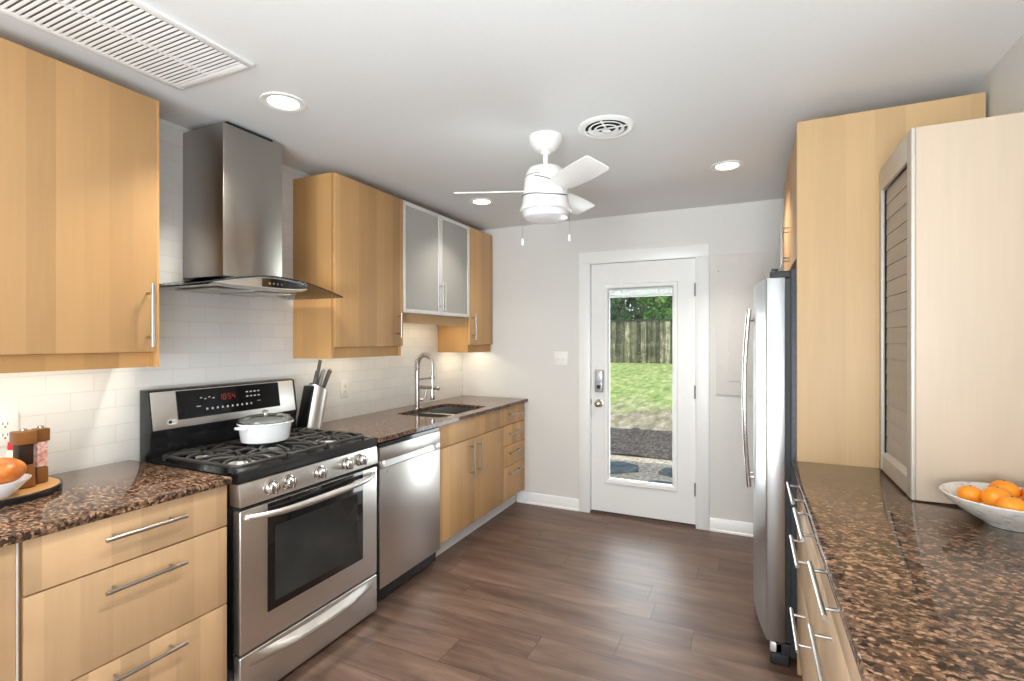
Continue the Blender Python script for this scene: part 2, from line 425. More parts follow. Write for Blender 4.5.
def origin(o):
    v = Vector((0, 0, 0))
    while o is not None: v = v + o.location; o = o.parent
    return v
def obj(name, g, mat, parent=None, label=None, loc=None, sharp=38):
    """link the geometry (given in room coordinates) as one mesh object"""
    me = bpy.data.meshes.new(name)
    off = origin(parent) if parent is not None else Vector(loc or (0, 0, 0))
    bmesh.ops.translate(g.bm, vec=-off, verts=g.bm.verts[:])
    for f in g.bm.faces: f.smooth = True
    g.bm.to_mesh(me); g.bm.free()
    me.set_sharp_from_angle(angle=math.radians(sharp))
    me.materials.append(mat)
    o = bpy.data.objects.new(name, me); COL.objects.link(o)
    if parent is not None: o.parent = parent
    else: o.location = off
    if label: o['label'] = label
    return o
def thing(name, label, cat, loc, group=None):
    o = bpy.data.objects.new(name, None); COL.objects.link(o); o.location = loc; o.empty_display_size = .05
    o['label'] = label; o['category'] = cat
    if group: o['group'] = group
    return o
def tag(o, label, cat, group=None):
    o['label'] = label; o['category'] = cat
    if group: o['group'] = group
    return o
def struct(name, g, mat, label=None):
    o = obj(name, g, mat); o['kind'] = 'structure'
    if label: o['label'] = label
    return o
def copy_tree(o, loc, label, parent=None):
    c = o.copy(); COL.objects.link(c)
    if parent is None: c.location = loc; c['label'] = label
    else: c.parent = parent
    for ch in list(o.children): copy_tree(ch, None, None, c)
    return c

# ------------------------------------------------------------------ room shell
W, D, H, Y0 = 3.23, 4.0775, 2.431, -2.6
struct('floor', G().box(-.12, W+.12, Y0-.12, D+.14, -.06, 0), M['floor'], 'brown wood plank floor')
struct('ceiling', G().box(-.12, W+.12, Y0-.12, D+.14, H, H+.25), M['ceil'], 'white painted ceiling')
struct('wall_left', G().box(-.12, 0, Y0-.12, D+.14, 0, H), M['tile'], 'white subway tile wall')
struct('wall_right', G().box(W, W+.12, Y0-.12, D+.14, 0, H), M['wall'], 'grey painted right wall')
DX0, DX1, DZ = 1.224, 2.048, 2.053
g = G(); g.box(0, DX0-.02, D, D+.14, 0, H); g.box(DX1+.02, W, D, D+.14, 0, H); g.box(DX0-.02, DX1+.02, D, D+.14, DZ+.02, H)
struct('wall_back', g, M['wall'], 'pale grey painted back wall with the garden door')
g = G(); g.box(0, 1.2, Y0-.12, Y0, 0, H); g.box(3.1, W, Y0-.12, Y0, 0, H); g.box(1.2, 3.1, Y0-.12, Y0, 0, .4); g.box(1.2, 3.1, Y0-.12, Y0, 2.38, H)
struct('wall_front', g, M['wall'], 'wall behind the viewer with a wide window')
wf = G()
for a in (1.2, 2.125, 3.05): wf.box(a, a+.05, Y0-.09, Y0-.03, .4, 2.38)
wf.box(1.2, 3.1, Y0-.09, Y0-.03, .4, .45); wf.box(1.2, 3.1, Y0-.09, Y0-.03, 2.33, 2.38)
wo = struct('window_1', wf, M['trim'], 'wide white framed window behind the viewer')
obj('pane', G().box(1.25, 3.05, Y0-.064, Y0-.058, .45, 2.33), M['glass'], wo)
def base(y_, x0, x1):
    g = G(); g.prism([(D, 0), (D-.020, 0), (D-.020, .012), (D-.014, .018), (D-.014, .080), (D-.007, .096), (D, .096)], 0, x0, x1)
    return g
struct('baseboard_back', base(0, .56, 1.128), M['trim'], 'white baseboard left of the door')
struct('baseboard_back', base(0, 2.145, 2.60), M['trim'], 'white baseboard right of the door')
# door casing
g = G(); th = .019
for (a, b) in ((1.129, DX0), (DX1, 2.143)): g.box(a, b, D-th, D, 0, 2.06, .003)
g.box(1.129, 2.143, D-th, D, 2.053, 2.15, .003)
g.box(DX0-.0195, DX0, D, D+.14, 0, DZ+.0195); g.box(DX1, DX1+.0195, D, D+.14, 0, DZ+.0195); g.box(DX0, DX1, D, D+.14, DZ, DZ+.0195)
struct('trim_1', g, M['trim'], 'white casing around the garden door')

# ------------------------------------------------------------------ garden door
def frame_mesh(o, i, ya, yb):
    t = bmesh.new()
    def ring(r, y): return [t.verts.new((x, y, z)) for x, z in ((r[0], r[2]), (r[1], r[2]), (r[1], r[3]), (r[0], r[3]))]
    A, B, C_, D_ = ring(o, ya), ring(i, ya), ring(i, yb), ring(o, yb)
    for p, q in ((A, B), (B, C_), (C_, D_), (D_, A)):
        for k in range(4): t.faces.new((p[k], p[(k+1) % 4], q[(k+1) % 4], q[k]))
    bmesh.ops.recalc_face_normals(t, faces=t.faces[:]); g = G(); g._merge(t); return g
def build_door():
    d = thing('door_1', 'white garden door with a tall glass light and keypad lock', 'door', (DX0, D, 0)); d['kind'] = 'structure'
    x0, x1, z0, z1 = DX0+.004, DX1-.003, .022, DZ-.003
    ya, yb = D+.012, D+.052
    gx0, gx1, gz0, gz1 = 1.334, 1.915, .253, 1.882
    g = frame_mesh((x0, x1, z0, z1), (gx0+.01, gx1-.01, gz0+.01, gz1-.01), ya, yb)
    obj('door_leaf', g, M['door'], d)
    g = G(); w = .041; yf = ya - .010
    t = bmesh.new(); R_ = []
    for ins, yy in ((0, ya+.001), (.007, yf), (w-.010, yf), (w, ya+.006), (w, yb)):
        R_.append([t.verts.new(p) for p in ((gx0+ins, yy, gz0+ins), (gx1-ins, yy, gz0+ins), (gx1-ins, yy, gz1-ins), (gx0+ins, yy, gz1-ins))])
    for p, q in zip(R_, R_[1:]):
        for k in range(4): t.faces.new((p[k], p[(k+1) % 4], q[(k+1) % 4], q[k]))
    bmesh.ops.recalc_face_normals(t, faces=t.faces[:]); g._merge(t)
    obj('glass_frame', g, M['trim'], d)
    obj('pane', G().box(gx0+.02, gx1-.02, ya+.016, ya+.020, gz0+.02, gz1-.02), M['glass'], d)
    g = G(); zt = gz1 - w
    g.box(gx0+w, gx1-w, ya+.022, ya+.036, zt-.014, zt)
    for i in range(9): g.box(gx0+w+.003, gx1-w-.003, ya+.023, ya+.037, zt-.018-.0042*i, zt-.0163-.0042*i)
    g.box(gx0+w+.002, gx1-w-.002, ya+.022, ya+.038, zt-.066, zt-.053)
    b = obj('blind', g, M['white'], d, 'raised white mini blind')
    for k in (.20, .78): 
        xx = gx0+w+(gx1-gx0-2*w)*k
        obj('blind_cord', G().tube([(xx, ya+.021, zt), (xx, ya+.021, zt-.066)], .004, 6), M['trim'], b)
    obj('blind_slider', G().box(gx1-.024, gx1-.012, yf-.006, yf+.002, .90, .965, .002), M['trim'], d)
    # keypad deadbolt
    g = G(); g.box(1.262, 1.332, ya-.026, ya, .998, 1.182, .008, 3)
    k = obj('keypad_lock', g, M['lockgrey'], d, 'grey keypad deadbolt')
    obj('keypad_face', G().box(1.270, 1.324, ya-.029, ya-.024, 1.082, 1.174, .003), flat('keypad_light', (.56, .58, .61, 1), .3, .4), k)
    obj('turn_piece', G().box(1.285, 1.312, ya-.044, ya-.024, 1.028, 1.058, .006), M['darkrub'], k)
    g = G(); g.lathe([(0, .0), (.033, 0), (.033, -.007), (.014, -.010), (.012, -.034), (.022, -.038), (.029, -.050), (.027, -.062), (.018, -.069), (0, -.070)], (1.297, ya, .907), 28, 'y')
    obj('door_knob', g, M['brass'], d, 'round satin metal door knob')
    for z in (.29, 1.03, 1.81):
        g = G(); g.tube([(DX1-.006, D-.001, z-.05), (DX1-.006, D-.001, z+.05)], .0065, 10)
        obj('hinge', g, M['hinge'], d)
    obj('strike_latch', G().box(DX0-.001, DX0+.005, ya-.003, ya+.01, .89, .935), M['darkrub'], d)
    obj('threshold', G().prism([(D-.012, 0.0005), (D-.004, .014), (D+.139, .014), (D+.139, .0005)], 0, DX0+.001, DX1-.001), flat('bronze_threshold', rgb(70, 52, 42), .4, .5), d)
build_door()

# ------------------------------------------------------------------ garden behind the door
def slope(y): return -.10 if y < 8.8 else -.10 + (y-8.8)*(.53/13.2)
g = G(); rows = []
for i in range(30):
    y = D+.14 + (7.0-D-.14)*i/29
    rows.append([(-6+14*j/20, y, -.12 + .006*math.sin(j*2.1+i*1.7)) for j in range(21)])
struct('patio_gravel', G().grid(rows), M['gravel'], 'gravel bed with flagstones outside the door')
rows = [[(-6+14*j/40, 6.75+2.15*i/16, -.10 + random.uniform(-.012, .012)) for j in range(41)] for i in range(17)]
o = obj('mulch', G().grid(rows), M['mulch']); tag(o, 'dark mulch bed between the flagstones and the lawn', 'mulch'); o['kind'] = 'stuff'
rows = [[(-8+18*j/10, y, slope(y)-.004) for j in range(11)] for y in (8.75, 9.4, 10, 10.6)]
struct('bare_soil', G().grid(rows), M['drygrass'], 'strip of thin dry grass at the edge of the lawn')
rows = [[(-12+26*j/14, y, slope(y) + (.0 if y > 11 else .0)) for j in range(15)] for y in [10.2 + i*1.5 for i in range(16)]]
struct('lawn', G().grid(rows), M['lawn'], 'sunlit green lawn rising to the fence')
def stone(pts, z, label):
    t = G(); t.prism(pts, 2, z-.05, z, .012)
    o = obj('flagstone', t, M['slate'], loc=(sum(p[0] for p in pts)/len(pts), sum(p[1] for p in pts)/len(pts), z-.05)); tag(o, label, 'flagstone', 'flagstones outside the door')
stone([(1.05, 4.75), (1.02, 5.20), (1.22, 5.38), (1.5, 5.62), (1.8, 5.60), (2.3, 5.45), (2.35, 4.9), (1.7, 4.62)], -.085, 'large blue grey flagstone just outside the door')
stone([(.62, 5.80), (.66, 6.16), (.98, 6.30), (1.20, 6.20), (1.24, 5.98), (1.02, 5.82)], -.085, 'blue grey flagstone at the left of the gravel')
stone([(1.46, 6.00), (1.50, 6.22), (1.72, 6.32), (2.2, 6.22), (2.25, 5.92), (1.8, 5.88)], -.085, 'blue grey flagstone behind the large one, right side')
def fence():
    yf = 22.0
    f = thing('garden_fence', 'weathered vertical board fence behind the lawn', 'fence', (-2, yf, .4))
    g = G(); x = -9.0
    while x < 6:
        h = 2.22 + random.uniform(-.03, .03)
        g.box(x, x+.095, yf, yf+.02, .38, h); x += .10
    obj('boards', g, M['fence'], f)
    for z in (.75, 1.9): obj('rail', G().box(-9, 6, yf+.02, yf+.06, z, z+.09), M['fence'], f)
    obj('cap_rail', G().box(-9, 6, yf-.04, yf+.06, 2.24, 2.30), flat('dark_cap', rgb(46, 50, 48), .7), f, 'dark cap rail')
fence()
def tree(c, r, hz, n, mat, label):
    t = thing('tree', label, 'tree', (c[0], c[1], .4), 'trees behind the fence')
    obj('trunk', G().tube([(c[0], c[1], .35), (c[0]+.1, c[1], 1.6), (c[0], c[1]+.1, hz)], [.16, .12, .05], 8), M['bark'], t)
    bm = bmesh.new(); rnd = random.Random(int(c[0]*100)+n)
    cl = [(Vector((rnd.gauss(0, .5), rnd.gauss(0, .4), rnd.uniform(-.9, .9))), rnd.uniform(.25, .5)) for _ in range(26)]
    for i in range(n):
        p, q = rnd.choice(cl)
        d = Vector((rnd.gauss(0, 1), rnd.gauss(0, 1), rnd.gauss(0, 1))).normalized()
        w = p + d*q*rnd.uniform(.6, 1)
        w = Vector((c[0]+max(-.98, min(.98, w.x))*r, c[1]+max(-1, min(1, w.y))*r*.8, hz+w.z*(1.7 if r < 1.5 else r*1.05)))
        e = Euler((rnd.uniform(0, 6), rnd.uniform(0, 6), rnd.uniform(0, 6))).to_matrix()
        s_ = rnd.uniform(.05, .13)
        vs = [bm.verts.new(w + e @ Vector(k)) for k in ((-s_, 0, 0), (0, -s_*.45, .02), (s_, 0, 0), (0, s_*.45, .02))]
        bm.faces.new(vs)
    gg = G(); gg.bm.free(); gg.bm = bm
    obj('foliage', gg, mat, t)
tree((-3.6, 24.2), 1.12, 3.1, 9000, M['leaf2'], 'dark green tree behind the fence, left in the door glass')
tree((-1.25, 24.0), 1.12, 3.1, 9000, M['leaf1'], 'bright green tree behind the fence, middle of the door glass')
tree((1.1, 24.2), 1.12, 3.1, 9000, M['leaf1'], 'bright green tree behind the fence, right in the door glass')
tree((-2.9, 28.5), 2.0, 3.6, 12000, M['leaf2'], 'tall dark tree farther behind the fence, left side')
tree((1.2, 28.5), 2.0, 3.8, 9000, M['leaf2'], 'tall dark tree farther behind the fence, right side')

# ------------------------------------------------------------------ cabinet helpers
def pull(parent, p0, p1, face, r=.0062, label='brushed metal bar pull'):
    """bar pull from p0 to p1; face is the vector from the bar to the front it stands on"""
    p0, p1, face = Vector(p0), Vector(p1), Vector(face)
    g = G(); g.tube([p0, p1], r, 12)
    for k in (.15, .85):
        q = p0.lerp(p1, k); g.tube([q, q+face], r*.72, 8)
    return obj('handle', g, M['nickel'], parent, label)
XF = .634
def carcass(name, label, cat, x0, x1, y0, y1, z0, z1, mat, kick=None, group=None):
    c = thing(name, label, cat, ((x0+x1)/2, (y0+y1)/2, 0 if kick else z0), group)
    obj('body', G().box(x0, x1, y0, y1, z0, z1), mat, c)
    if kick: obj('toe_kick', G().box(kick[0], kick[1], y0, y1, .002, z0-.001), M['trim'], c, 'white toe kick')
    return c
def front(parent, name, x, s, y0, y1, z0, z1, mat):
    return obj(name, G().box(x-.019*s, x, y0, y1, z0, z1, .0012), mat, parent)

# ------------------------------------------------------------------ left base run
c = carcass('base_cabinet', 'maple base cabinet at the left edge under the left granite worktop', 'cabinet', .005, XF-.021, .075, .672, .115, .886, M['maple_in'], (.005, .552))
dd = front(c, 'door', XF, 1, .079, .6665, .128, .884, M['maple_low']); pull(dd, (XF+.036, .61, .60), (XF+.036, .61, .84), (-.036, 0, 0))
c = carcass('drawer_cabinet', 'maple cabinet with three wide drawers left of the range', 'cabinet', .005, XF-.021, .675, 1.276, .115, .886, M['maple_in'], (.005, .552))
for (a, b, hz, y0h, y1h) in ((.7295, .884, .823, .861, 1.103), (.437, .7245, .664, .861, 1.103), (.128, .432, .388, .865, 1.103)):
    dr = front(c, 'drawer', XF, 1, .6835, 1.2745, a, b, M['maple_low']); pull(dr, (XF+.036, y0h, hz), (XF+.036, y1h, hz), (-.036, 0, 0))
obj('edge_strip', G().box(XF-.02, XF-.004, .6685, .6735, .128, .884), M['trim'], c, 'pale edge strip')

o = obj('countertop', G().box(.002, .661, .075, 1.277, .8875, .9127, .004), M['granite'], loc=(.33, .7, .8875)); tag(o, 'brown granite worktop left of the range, carrying the tray', 'worktop')

# far run: dishwasher, sink cabinet, drawers
def dishwasher():
    y0, y1 = 2.138, 2.722
    d = thing('dishwasher', 'stainless steel dishwasher between the range and the sink cabinet', 'dishwasher', (.33, (y0+y1)/2, 0))
    obj('tub', G().box(.02, XF-.03, y0, y1, .02, .872), M['black'], d)
    g = G(); xo = XF+.006
    g.box(XF-.03, xo, y0+.002, y1-.002, .100, .738, .004); g.box(XF-.03, xo, y0+.002, y1-.002, .776, .852, .004)
    g.box(XF-.03, xo, y0+.002, y0+.045, .737, .779, .003); g.box(XF-.03, xo, y1-.03, y1-.002, .737, .779, .003)
    dd = obj('door', g, M['steel'], d)
    g = G(); g.prism([(xo-.030, .7385), (xo-.010, .7385), (xo-.022, .7755), (xo-.030, .7755)], 1, y0+.0455, y1-.0305)
    obj('pocket_handle', g, M['steel_dark'], dd, 'recessed pocket handle')
    obj('control_shade_strip', G().box(XF-.028, XF-.002, y0+.002, y1-.002, .8535, .872), M['blackgloss'], d)  # black control strip, made taller to include the worktop's shadow
    obj('toe_kick', G().box(.02, .56, y0+.002, y1-.002, .002, .098), M['black'], d)
    for yy in (y0+.06,): obj('badge', G().lathe([(0, 0), (.006, 0), (.006, .0015), (0, .0015)], (xo, yy, .715), 14, 'x'), M['chrome'], d)
dishwasher()
c = carcass('sink_cabinet', 'maple sink cabinet with two doors beside the dishwasher', 'cabinet', .005, XF-.021, 2.726, 3.650, .115, .690, M['maple_in'], (.005, .552))
obj('stretcher', G().box(XF-.042, XF-.021, 2.726, 3.650, .691, .886), M['maple_in'], c)
for (a, b) in ((2.7285, 3.1755), (3.1785, 3.6475)):
    front(c, 'false_drawer_front', XF, 1, a, b, .7345, .884, M['maple_far'])
for (a, b, hy) in ((2.7285, 3.1755, 3.112), (3.1785, 3.6475, 3.222)):
    dd = front(c, 'door', XF, 1, a, b, .128, .7295, M['maple_far']); pull(dd, (XF+.036, hy, .455), (XF+.036, hy, .715), (-.036, 0, 0))
c = carcass('drawer_cabinet', 'narrow maple cabinet with four drawers in the far corner', 'cabinet', .005, XF-.021, 3.652, 4.050, .115, .886, M['maple_in'], (.005, .552))
for (a, b, hz) in ((.735, .884, .822), (.568, .730, .665), (.397, .563, .505), (.128, .392, .341)):
    dr = front(c, 'drawer', XF, 1, 3.6545, 4.047, a, b, M['maple_far']); pull(dr, (XF+.036, 3.70, hz), (XF+.036, 3.95, hz), (-.036, 0, 0), .0055)
obj('filler', G().box(XF-.04, XF-.005, 4.051, D-.003, .115, .886), M['maple_far'], c)

def sink_counter():
    g = G(); t = bmesh.new()
    X0, X1, A, B = .002, .661, 2.108, D-.002; x0, x1, a, b = .186, .578, 2.835, 3.485; zb, zt = .8875, .9127
    r = .05
    inner = []
    for (cx, cy, s) in ((x1-r, b-r, 0), (x0+r, b-r, 1), (x0+r, a+r, 2), (x1-r, a+r, 3)):
        for k in range(7): an = PI/2*(s+k/6); inner.append((cx+r*math.cos(an), cy+r*math.sin(an)))
    outer = [(X1, B), (X0, B), (X0, A), (X1, A)]
    def ring(z): return [t.verts.new((p[0], p[1], z)) for p in inner], [t.verts.new((p[0], p[1], z)) for p in outer]
    it, ot = ring(zt); ib, ob = ring(zb)
    for (I, O) in ((it, ot), (ib, ob)):
        for s in range(4):
            seg = I[s*7:s*7+7]; nx = I[(s*7+7) % 28]
            for k in range(6): t.faces.new((O[s], seg[k], seg[k+1]))
            t.faces.new((O[s], seg[6], nx, O[(s+1) % 4]))
    for k in range(28): t.faces.new((it[k], it[(k+1) % 28], ib[(k+1) % 28], ib[k]))
    for k in range(4): t.faces.new((ot[k], ot[(k+1) % 4], ob[(k+1) % 4], ob[k]))
    bmesh.ops.recalc_face_normals(t, faces=t.faces[:])
    g._merge(t)
    o = obj('countertop', g, M['granite'], loc=(.33, 3.1, .8875)); tag(o, 'brown granite worktop with the sink, over the dishwasher and far cabinets', 'worktop')
sink_counter()
def sink():
    s = thing('sink', 'double bowl stainless undermount sink in the far worktop', 'sink', (.37, 3.16, .70))
    def bowl(a, b, ztop):
        g = G(); x0, x1 = .180, .581; zb = .715; w = .004; t = bmesh.new()
        g.box(x0, x1, a, b, zb-w, zb); g.box(x0, x0+w, a, b, zb, ztop); g.box(x1-w, x1, a, b, zb, ztop); g.box(x0, x1, a, a+w, zb, ztop); g.box(x0, x1, b-w, b, zb, ztop)
        return obj('basin', g, M['steel_dark'], s)
    for (a, b) in ((2.828, 3.1175), (3.160, 3.492)):
        q = bowl(a, b, .8865)
        obj('drain', G().lathe([(0, 0), (.045, 0), (.045, .003), (.03, .0045), (0, .002)], (.37, (a+b)/2, .7155), 24), M['chrome'], q)
    obj('divider', G().box(.180, .581, 3.118, 3.1595, .72, .886, .006), M['steel_h'], s)
sink()
def faucet():
    bx, by, bz = .152, 3.155, .9127
    f = thing('faucet', 'tall spring coil pull down faucet behind the sink', 'faucet', (bx, by, bz))
    obj('base_flange', G().lathe([(0, 0), (.029, 0), (.029, .006), (.022, .014), (0, .014)], (bx, by, bz+.0005), 28), M['nickel'], f)
    obj('column', G().tube([(bx, by, bz+.012), (bx, by, 1.195)], .0185, 16), M['nickel'], f)
    R = .068; zc = 1.245
    path = [(bx, by, 1.195), (bx, by, zc)] + [(bx+R-R*math.cos(a), by, zc+R*1.05*math.sin(a)) for a in [PI*k/16 for k in range(1, 17)]] + [(bx+2*R, by, 1.215), (bx+2*R, by, 1.15)]
    obj('hose', G().tube(path, .0085, 10), M['steel_dark'], f)
    # spring wound round the hose
    P = [Vector(p) for p in path[:14]]; L = [0]
    for a, b in zip(P, P[1:]): L.append(L[-1]+(b-a).length)
    pts = []; turns = 11; n = turns*9
    for i in range(n+1):
        s_ = L[-1]*i/n; k = max(j for j in range(len(L)) if L[j] <= s_+1e-9); k = min(k, len(P)-2)
        u = (s_-L[k])/(L[k+1]-L[k]); p = P[k].lerp(P[k+1], u); d = (P[k+1]-P[k]).normalized()
        e1 = Vector((0, 1, 0)); e2 = d.cross(e1); an = 2*PI*turns*i/n
        pts.append(p + (e1*math.cos(an)+e2*math.sin(an))*.0175)
    obj('spring', G().tube(pts, .0042, 6), M['nickel'], f)
    obj('hose_ferrule', G().tube([(bx+2*R, by, 1.245), (bx+2*R, by, 1.21)], .0125, 12), M['nickel'], f)
    obj('support_arm', G().tube([(bx, by, 1.13), (bx+2*R, by, 1.145)], .0065, 10).lathe([(.012, -.012), (.018, -.012), (.018, .012), (.012, .012), (.012, -.012)], (bx+2*R, by, 1.15), 16), M['nickel'], f)
    obj('spout', G().tube([(bx, by, 1.075), (bx+.175, by, 1.072), (bx+.19, by, 1.066)], [.013, .013, .014], 12), M['nickel'], f)
    obj('spray_head', G().lathe([(0, 1.16), (.010, 1.16), (.011, 1.08), (.016, 1.05), (.019, 1.0), (.017, .985), (0, .985)], (bx+2*R, by, 0), 18), M['chrome'], f)
    g = G(); g.tube([(bx, by, .975), (bx+.03, by+.03, .975)], .013, 14); g.tube([(bx+.03, by+.03, .975), (bx+.042, by+.042, .99), (bx+.050, by+.05, 1.055)], [.006, .006, .0045], 10)
    obj('lever', g, M['nickel'], f)
    # soap pump cap on the worktop belongs to the same set
faucet()

# ------------------------------------------------------------------ wall cabinets
XU = .317; ZU, ZT, ZD = 1.322, 2.366, 1.385
def wall_cab(name, label, y0, y1, zb, zd, mat_door, mat_side, doors, rail=True, handles=(), y0ext=None):
    c = thing(name, label, 'cabinet', (XU/2, (y0+y1)/2, zb))
    g = G(); w = .016
    g.box(.003, XU-.020, y0, y0+w, zb, ZT); g.box(.003, XU-.020, y1-w, y1, zb, ZT); g.box(.003, XU-.020, y0+w, y1-w, ZT-w, ZT)
    g.box(.003, XU-.020, y0+w, y1-w, zd, zd+w); g.box(.003, .009, y0+w, y1-w, zd+w, ZT-w)
    obj('body', g, mat_side, c)
    if rail: obj('light_rail', G().box(XU-.050, XU-.030, y0+w+.001, y1-w-.001, zb, zd-.001), mat_side, c)
    obj('light_strip', G().box(.145, .195, y0+.05, y1-.05, zd-.014, zd-.001, .002), M['white'], c, 'slim white lamp under the cabinet')
    for (a, b) in doors:
        front(c, 'door', XU, 1, a, b, zd+.001, ZT, mat_door)
    return c
c = wall_cab('wall_cabinet', 'large maple wall cabinet at the left edge above the tray', .613, 1.215, ZU, ZD-.005, M['maple_up'], M['maple_side'], [(.615, 1.204)])
obj('end_panel', G().box(.003, XU-.002, 1.2055, 1.2165, ZU-.001, ZT+.001), M['maple_side'], c)
pull([k for k in c.children if k.name.startswith('door')][0], (XU+.036, 1.172, 1.402), (XU+.036, 1.172, 1.642), (-.036, 0, 0))
c = wall_cab('wall_cabinet', 'tall maple wall cabinet just right of the range hood', 2.150, 2.765, ZU, ZD, M['maple_up'], M['maple_side'], [(2.1515, 2.7625)])
obj('end_panel', G().box(.003, XU-.0195, 2.139, 2.1495, ZU-.001, ZT), M['maple_side'], c)
pull([k for k in c.children if k.name.startswith('door')][0], (XU+.036, 2.70, 1.443), (XU+.036, 2.70, 1.606), (-.036, 0, 0), .0055)
c = wall_cab('wall_cabinet', 'narrow maple wall cabinet in the far left corner', 3.657, 4.068, ZU, ZD, M['maple_far'], M['maple_side'], [(3.6585, 4.066)])
pull([k for k in c.children if k.name.startswith('door')][0], (XU+.036, 3.70, 1.43), (XU+.036, 3.70, 1.645), (-.036, 0, 0), .0055)
def glass_cab():
    y0, y1, zb = 2.767, 3.655, 1.544
    c = wall_cab('glass_wall_cabinet', 'wall cabinet with two frosted glass doors above the sink', y0, y1, zb, 1.612, None, M['maple_in'], [])
    for z in (1.86, 2.11): obj('shelf', G().box(.010, XU-.04, y0+.017, y1-.017, z, z+.014), M['white'], c)
    for (a, b) in ((y0+.002, 3.2195), (3.2225, y1-.002)):
        g = G(); z0, z1, w = 1.613, ZT, .026; xa, xb = XU-.019, XU
        g.box(xa, xb, a, a+w, z0, z1, .001); g.box(xa, xb, b-w, b, z0, z1, .001); g.box(xa, xb, a+w, b-w, z0, z0+w, .001); g.box(xa, xb, a+w, b-w, z1-w, z1, .001)
        d = obj('door', g, M['alu'], c, 'aluminium framed door')
        obj('pane', G().box(XU-.012, XU-.007, a+w-.004, b-w+.004, z0+w-.004, z1-w+.004), M['frost'], d, 'frosted glass')
        hy = 3.205 if a < 3 else 3.24
        pull(d, (XU+.034, hy, 1.645), (XU+.034, hy, 1.862), (-.034, 0, 0), .0055)
    return c
glass_cab()
def cup(x, y, z, r, h, label, mat):
    o = obj('stacked_dish', G().lathe([(0, 0), (r*.6, 0), (r, h), (r*.94, h), (r*.55, .006), (0, .006)], (x, y, z), 24), mat, loc=(x, y, z)); tag(o, label, 'dish')
cup(.18, 2.92, 2.125, .075, .10, 'pale dish on the top shelf behind the left frosted door', M['white_enamel'])
cup(.18, 3.08, 1.875, .075, .11, 'pale dish on the middle shelf behind the left frosted door', M['white_enamel'])
cup(.18, 2.95, 1.629, .07, .12, 'pale dish at the bottom behind the left frosted door', M['white_enamel'])
cup(.18, 3.42, 1.875, .08, .10, 'pale dish on the middle shelf behind the right frosted door', M['white_enamel'])

# ------------------------------------------------------------------ range hood
def hood():
    yc = 1.662
    h = thing('range_hood', 'stainless chimney range hood with a curved glass canopy', 'range hood', (.2, yc, 1.64))
    g = G(); g.box(.002, .288, 1.503, 1.82, 1.7155, 2.402, .002)
    obj('chimney', g, M['steel_hood'], h)
    obj('ceiling_gap_shade', G().box(.01, .262, 1.54, 1.785, 2.4025, 2.424), M['dark'], h)  # dark box stands in for the shaded gap between chimney and ceiling
    PY = [(1.222, 1.645, .335), (1.279, 1.652, .40), (1.378, 1.674, .445), (1.471, 1.696, .465), (1.582, 1.711, .472), (1.692, 1.7145, .466), (1.815, 1.707, .455), (1.958, 1.686, .44), (2.101, 1.659, .42)]
    def at(y, k):
        # smooth interpolation through the outline of the canopy
        for a in range(len(PY)-1):
            if y <= PY[a+1][0] or a == len(PY)-2:
                p0, p1, p2, p3 = PY[max(a-1, 0)], PY[a], PY[a+1], PY[min(a+2, len(PY)-1)]
                u = (y-p1[0])/(p2[0]-p1[0]); m1 = (p2[k]-p0[k])/(p2[0]-p0[0])*(p2[0]-p1[0]); m2 = (p3[k]-p1[k])/(p3[0]-p1[0])*(p2[0]-p1[0])
                return (2*u**3-3*u*u+1)*p1[k] + (u**3-2*u*u+u)*m1 + (-2*u**3+3*u*u)*p2[k] + (u**3-u*u)*m2
    N = 32; rows = []; edge = []
    for i in range(N+1):
        y = 1.222+(2.101-1.222)*i/N; z = at(y, 1)-.003; xe = at(y, 2)
        rows.append([(.004+(xe-.004)*k/8, y, z) for k in range(9)]); edge.append((xe, y, z+.003))
    obj('glass_canopy', G().grid(rows, (0, 0, .006)), M['hoodglass'], h, 'clear curved glass canopy')
    obj('canopy_edge', G().tube(edge, .0026, 6), M['glassedge'], h, 'dark glass edge')
    # slim steel body under the glass
    B0, B1 = 1.375, 1.868
    def xb(y): s = (y-1.62)/.2475; return .435-.03*s*s
    def zbm(y): s = (y-1.58)/.29; return min(1.655+.016*abs(s)**3, at(y, 1)-.012)
    rows = []
    for i in range(25):
        y = B0+(B1-B0)*i/24; zt = at(y, 1)-.0045; xe = xb(y); zl = zbm(y)
        rows.append([(.004, y, zt), (xe, y, zt), (xe+.001, y, zl+.008), (xe-.03, y, zl), (.004, y, zl), (.004, y, zt)])
    g = G().grid(rows)
    bmesh.ops.holes_fill(g.bm, edges=[e for e in g.bm.edges if e.is_boundary], sides=0)
    obj('body', g, M['steel_h'], h)
    rows = []
    for i in range(15):
        y = 1.585+(B1-.004-1.585)*i/14; zt = at(y, 1)-.0065; zl = zbm(y)+.009
        rows.append([(xb(y)+.0015, y, zt), (xb(y)+.0015, y, min(zl+.004, zt-.002))])
    obj('control_panel', G().grid(rows, (.0025, 0, 0)), M['blackgloss'], h, 'black control strip')
    for k in range(4):
        y = 1.62+.022*k; obj('button', G().lathe([(0, 0), (.006, 0), (.006, .003), (0, .003)], (xb(y)+.0045, y, .5*(at(y, 1)+zbm(y))), 12, 'x'), M['chrome'], h)
    for (a, b) in ((1.42, 1.60), (1.63, 1.81)): obj('filter', G().box(.08, .36, a, b, 1.649, 1.6535, .002), M['nickel'], h)
hood()

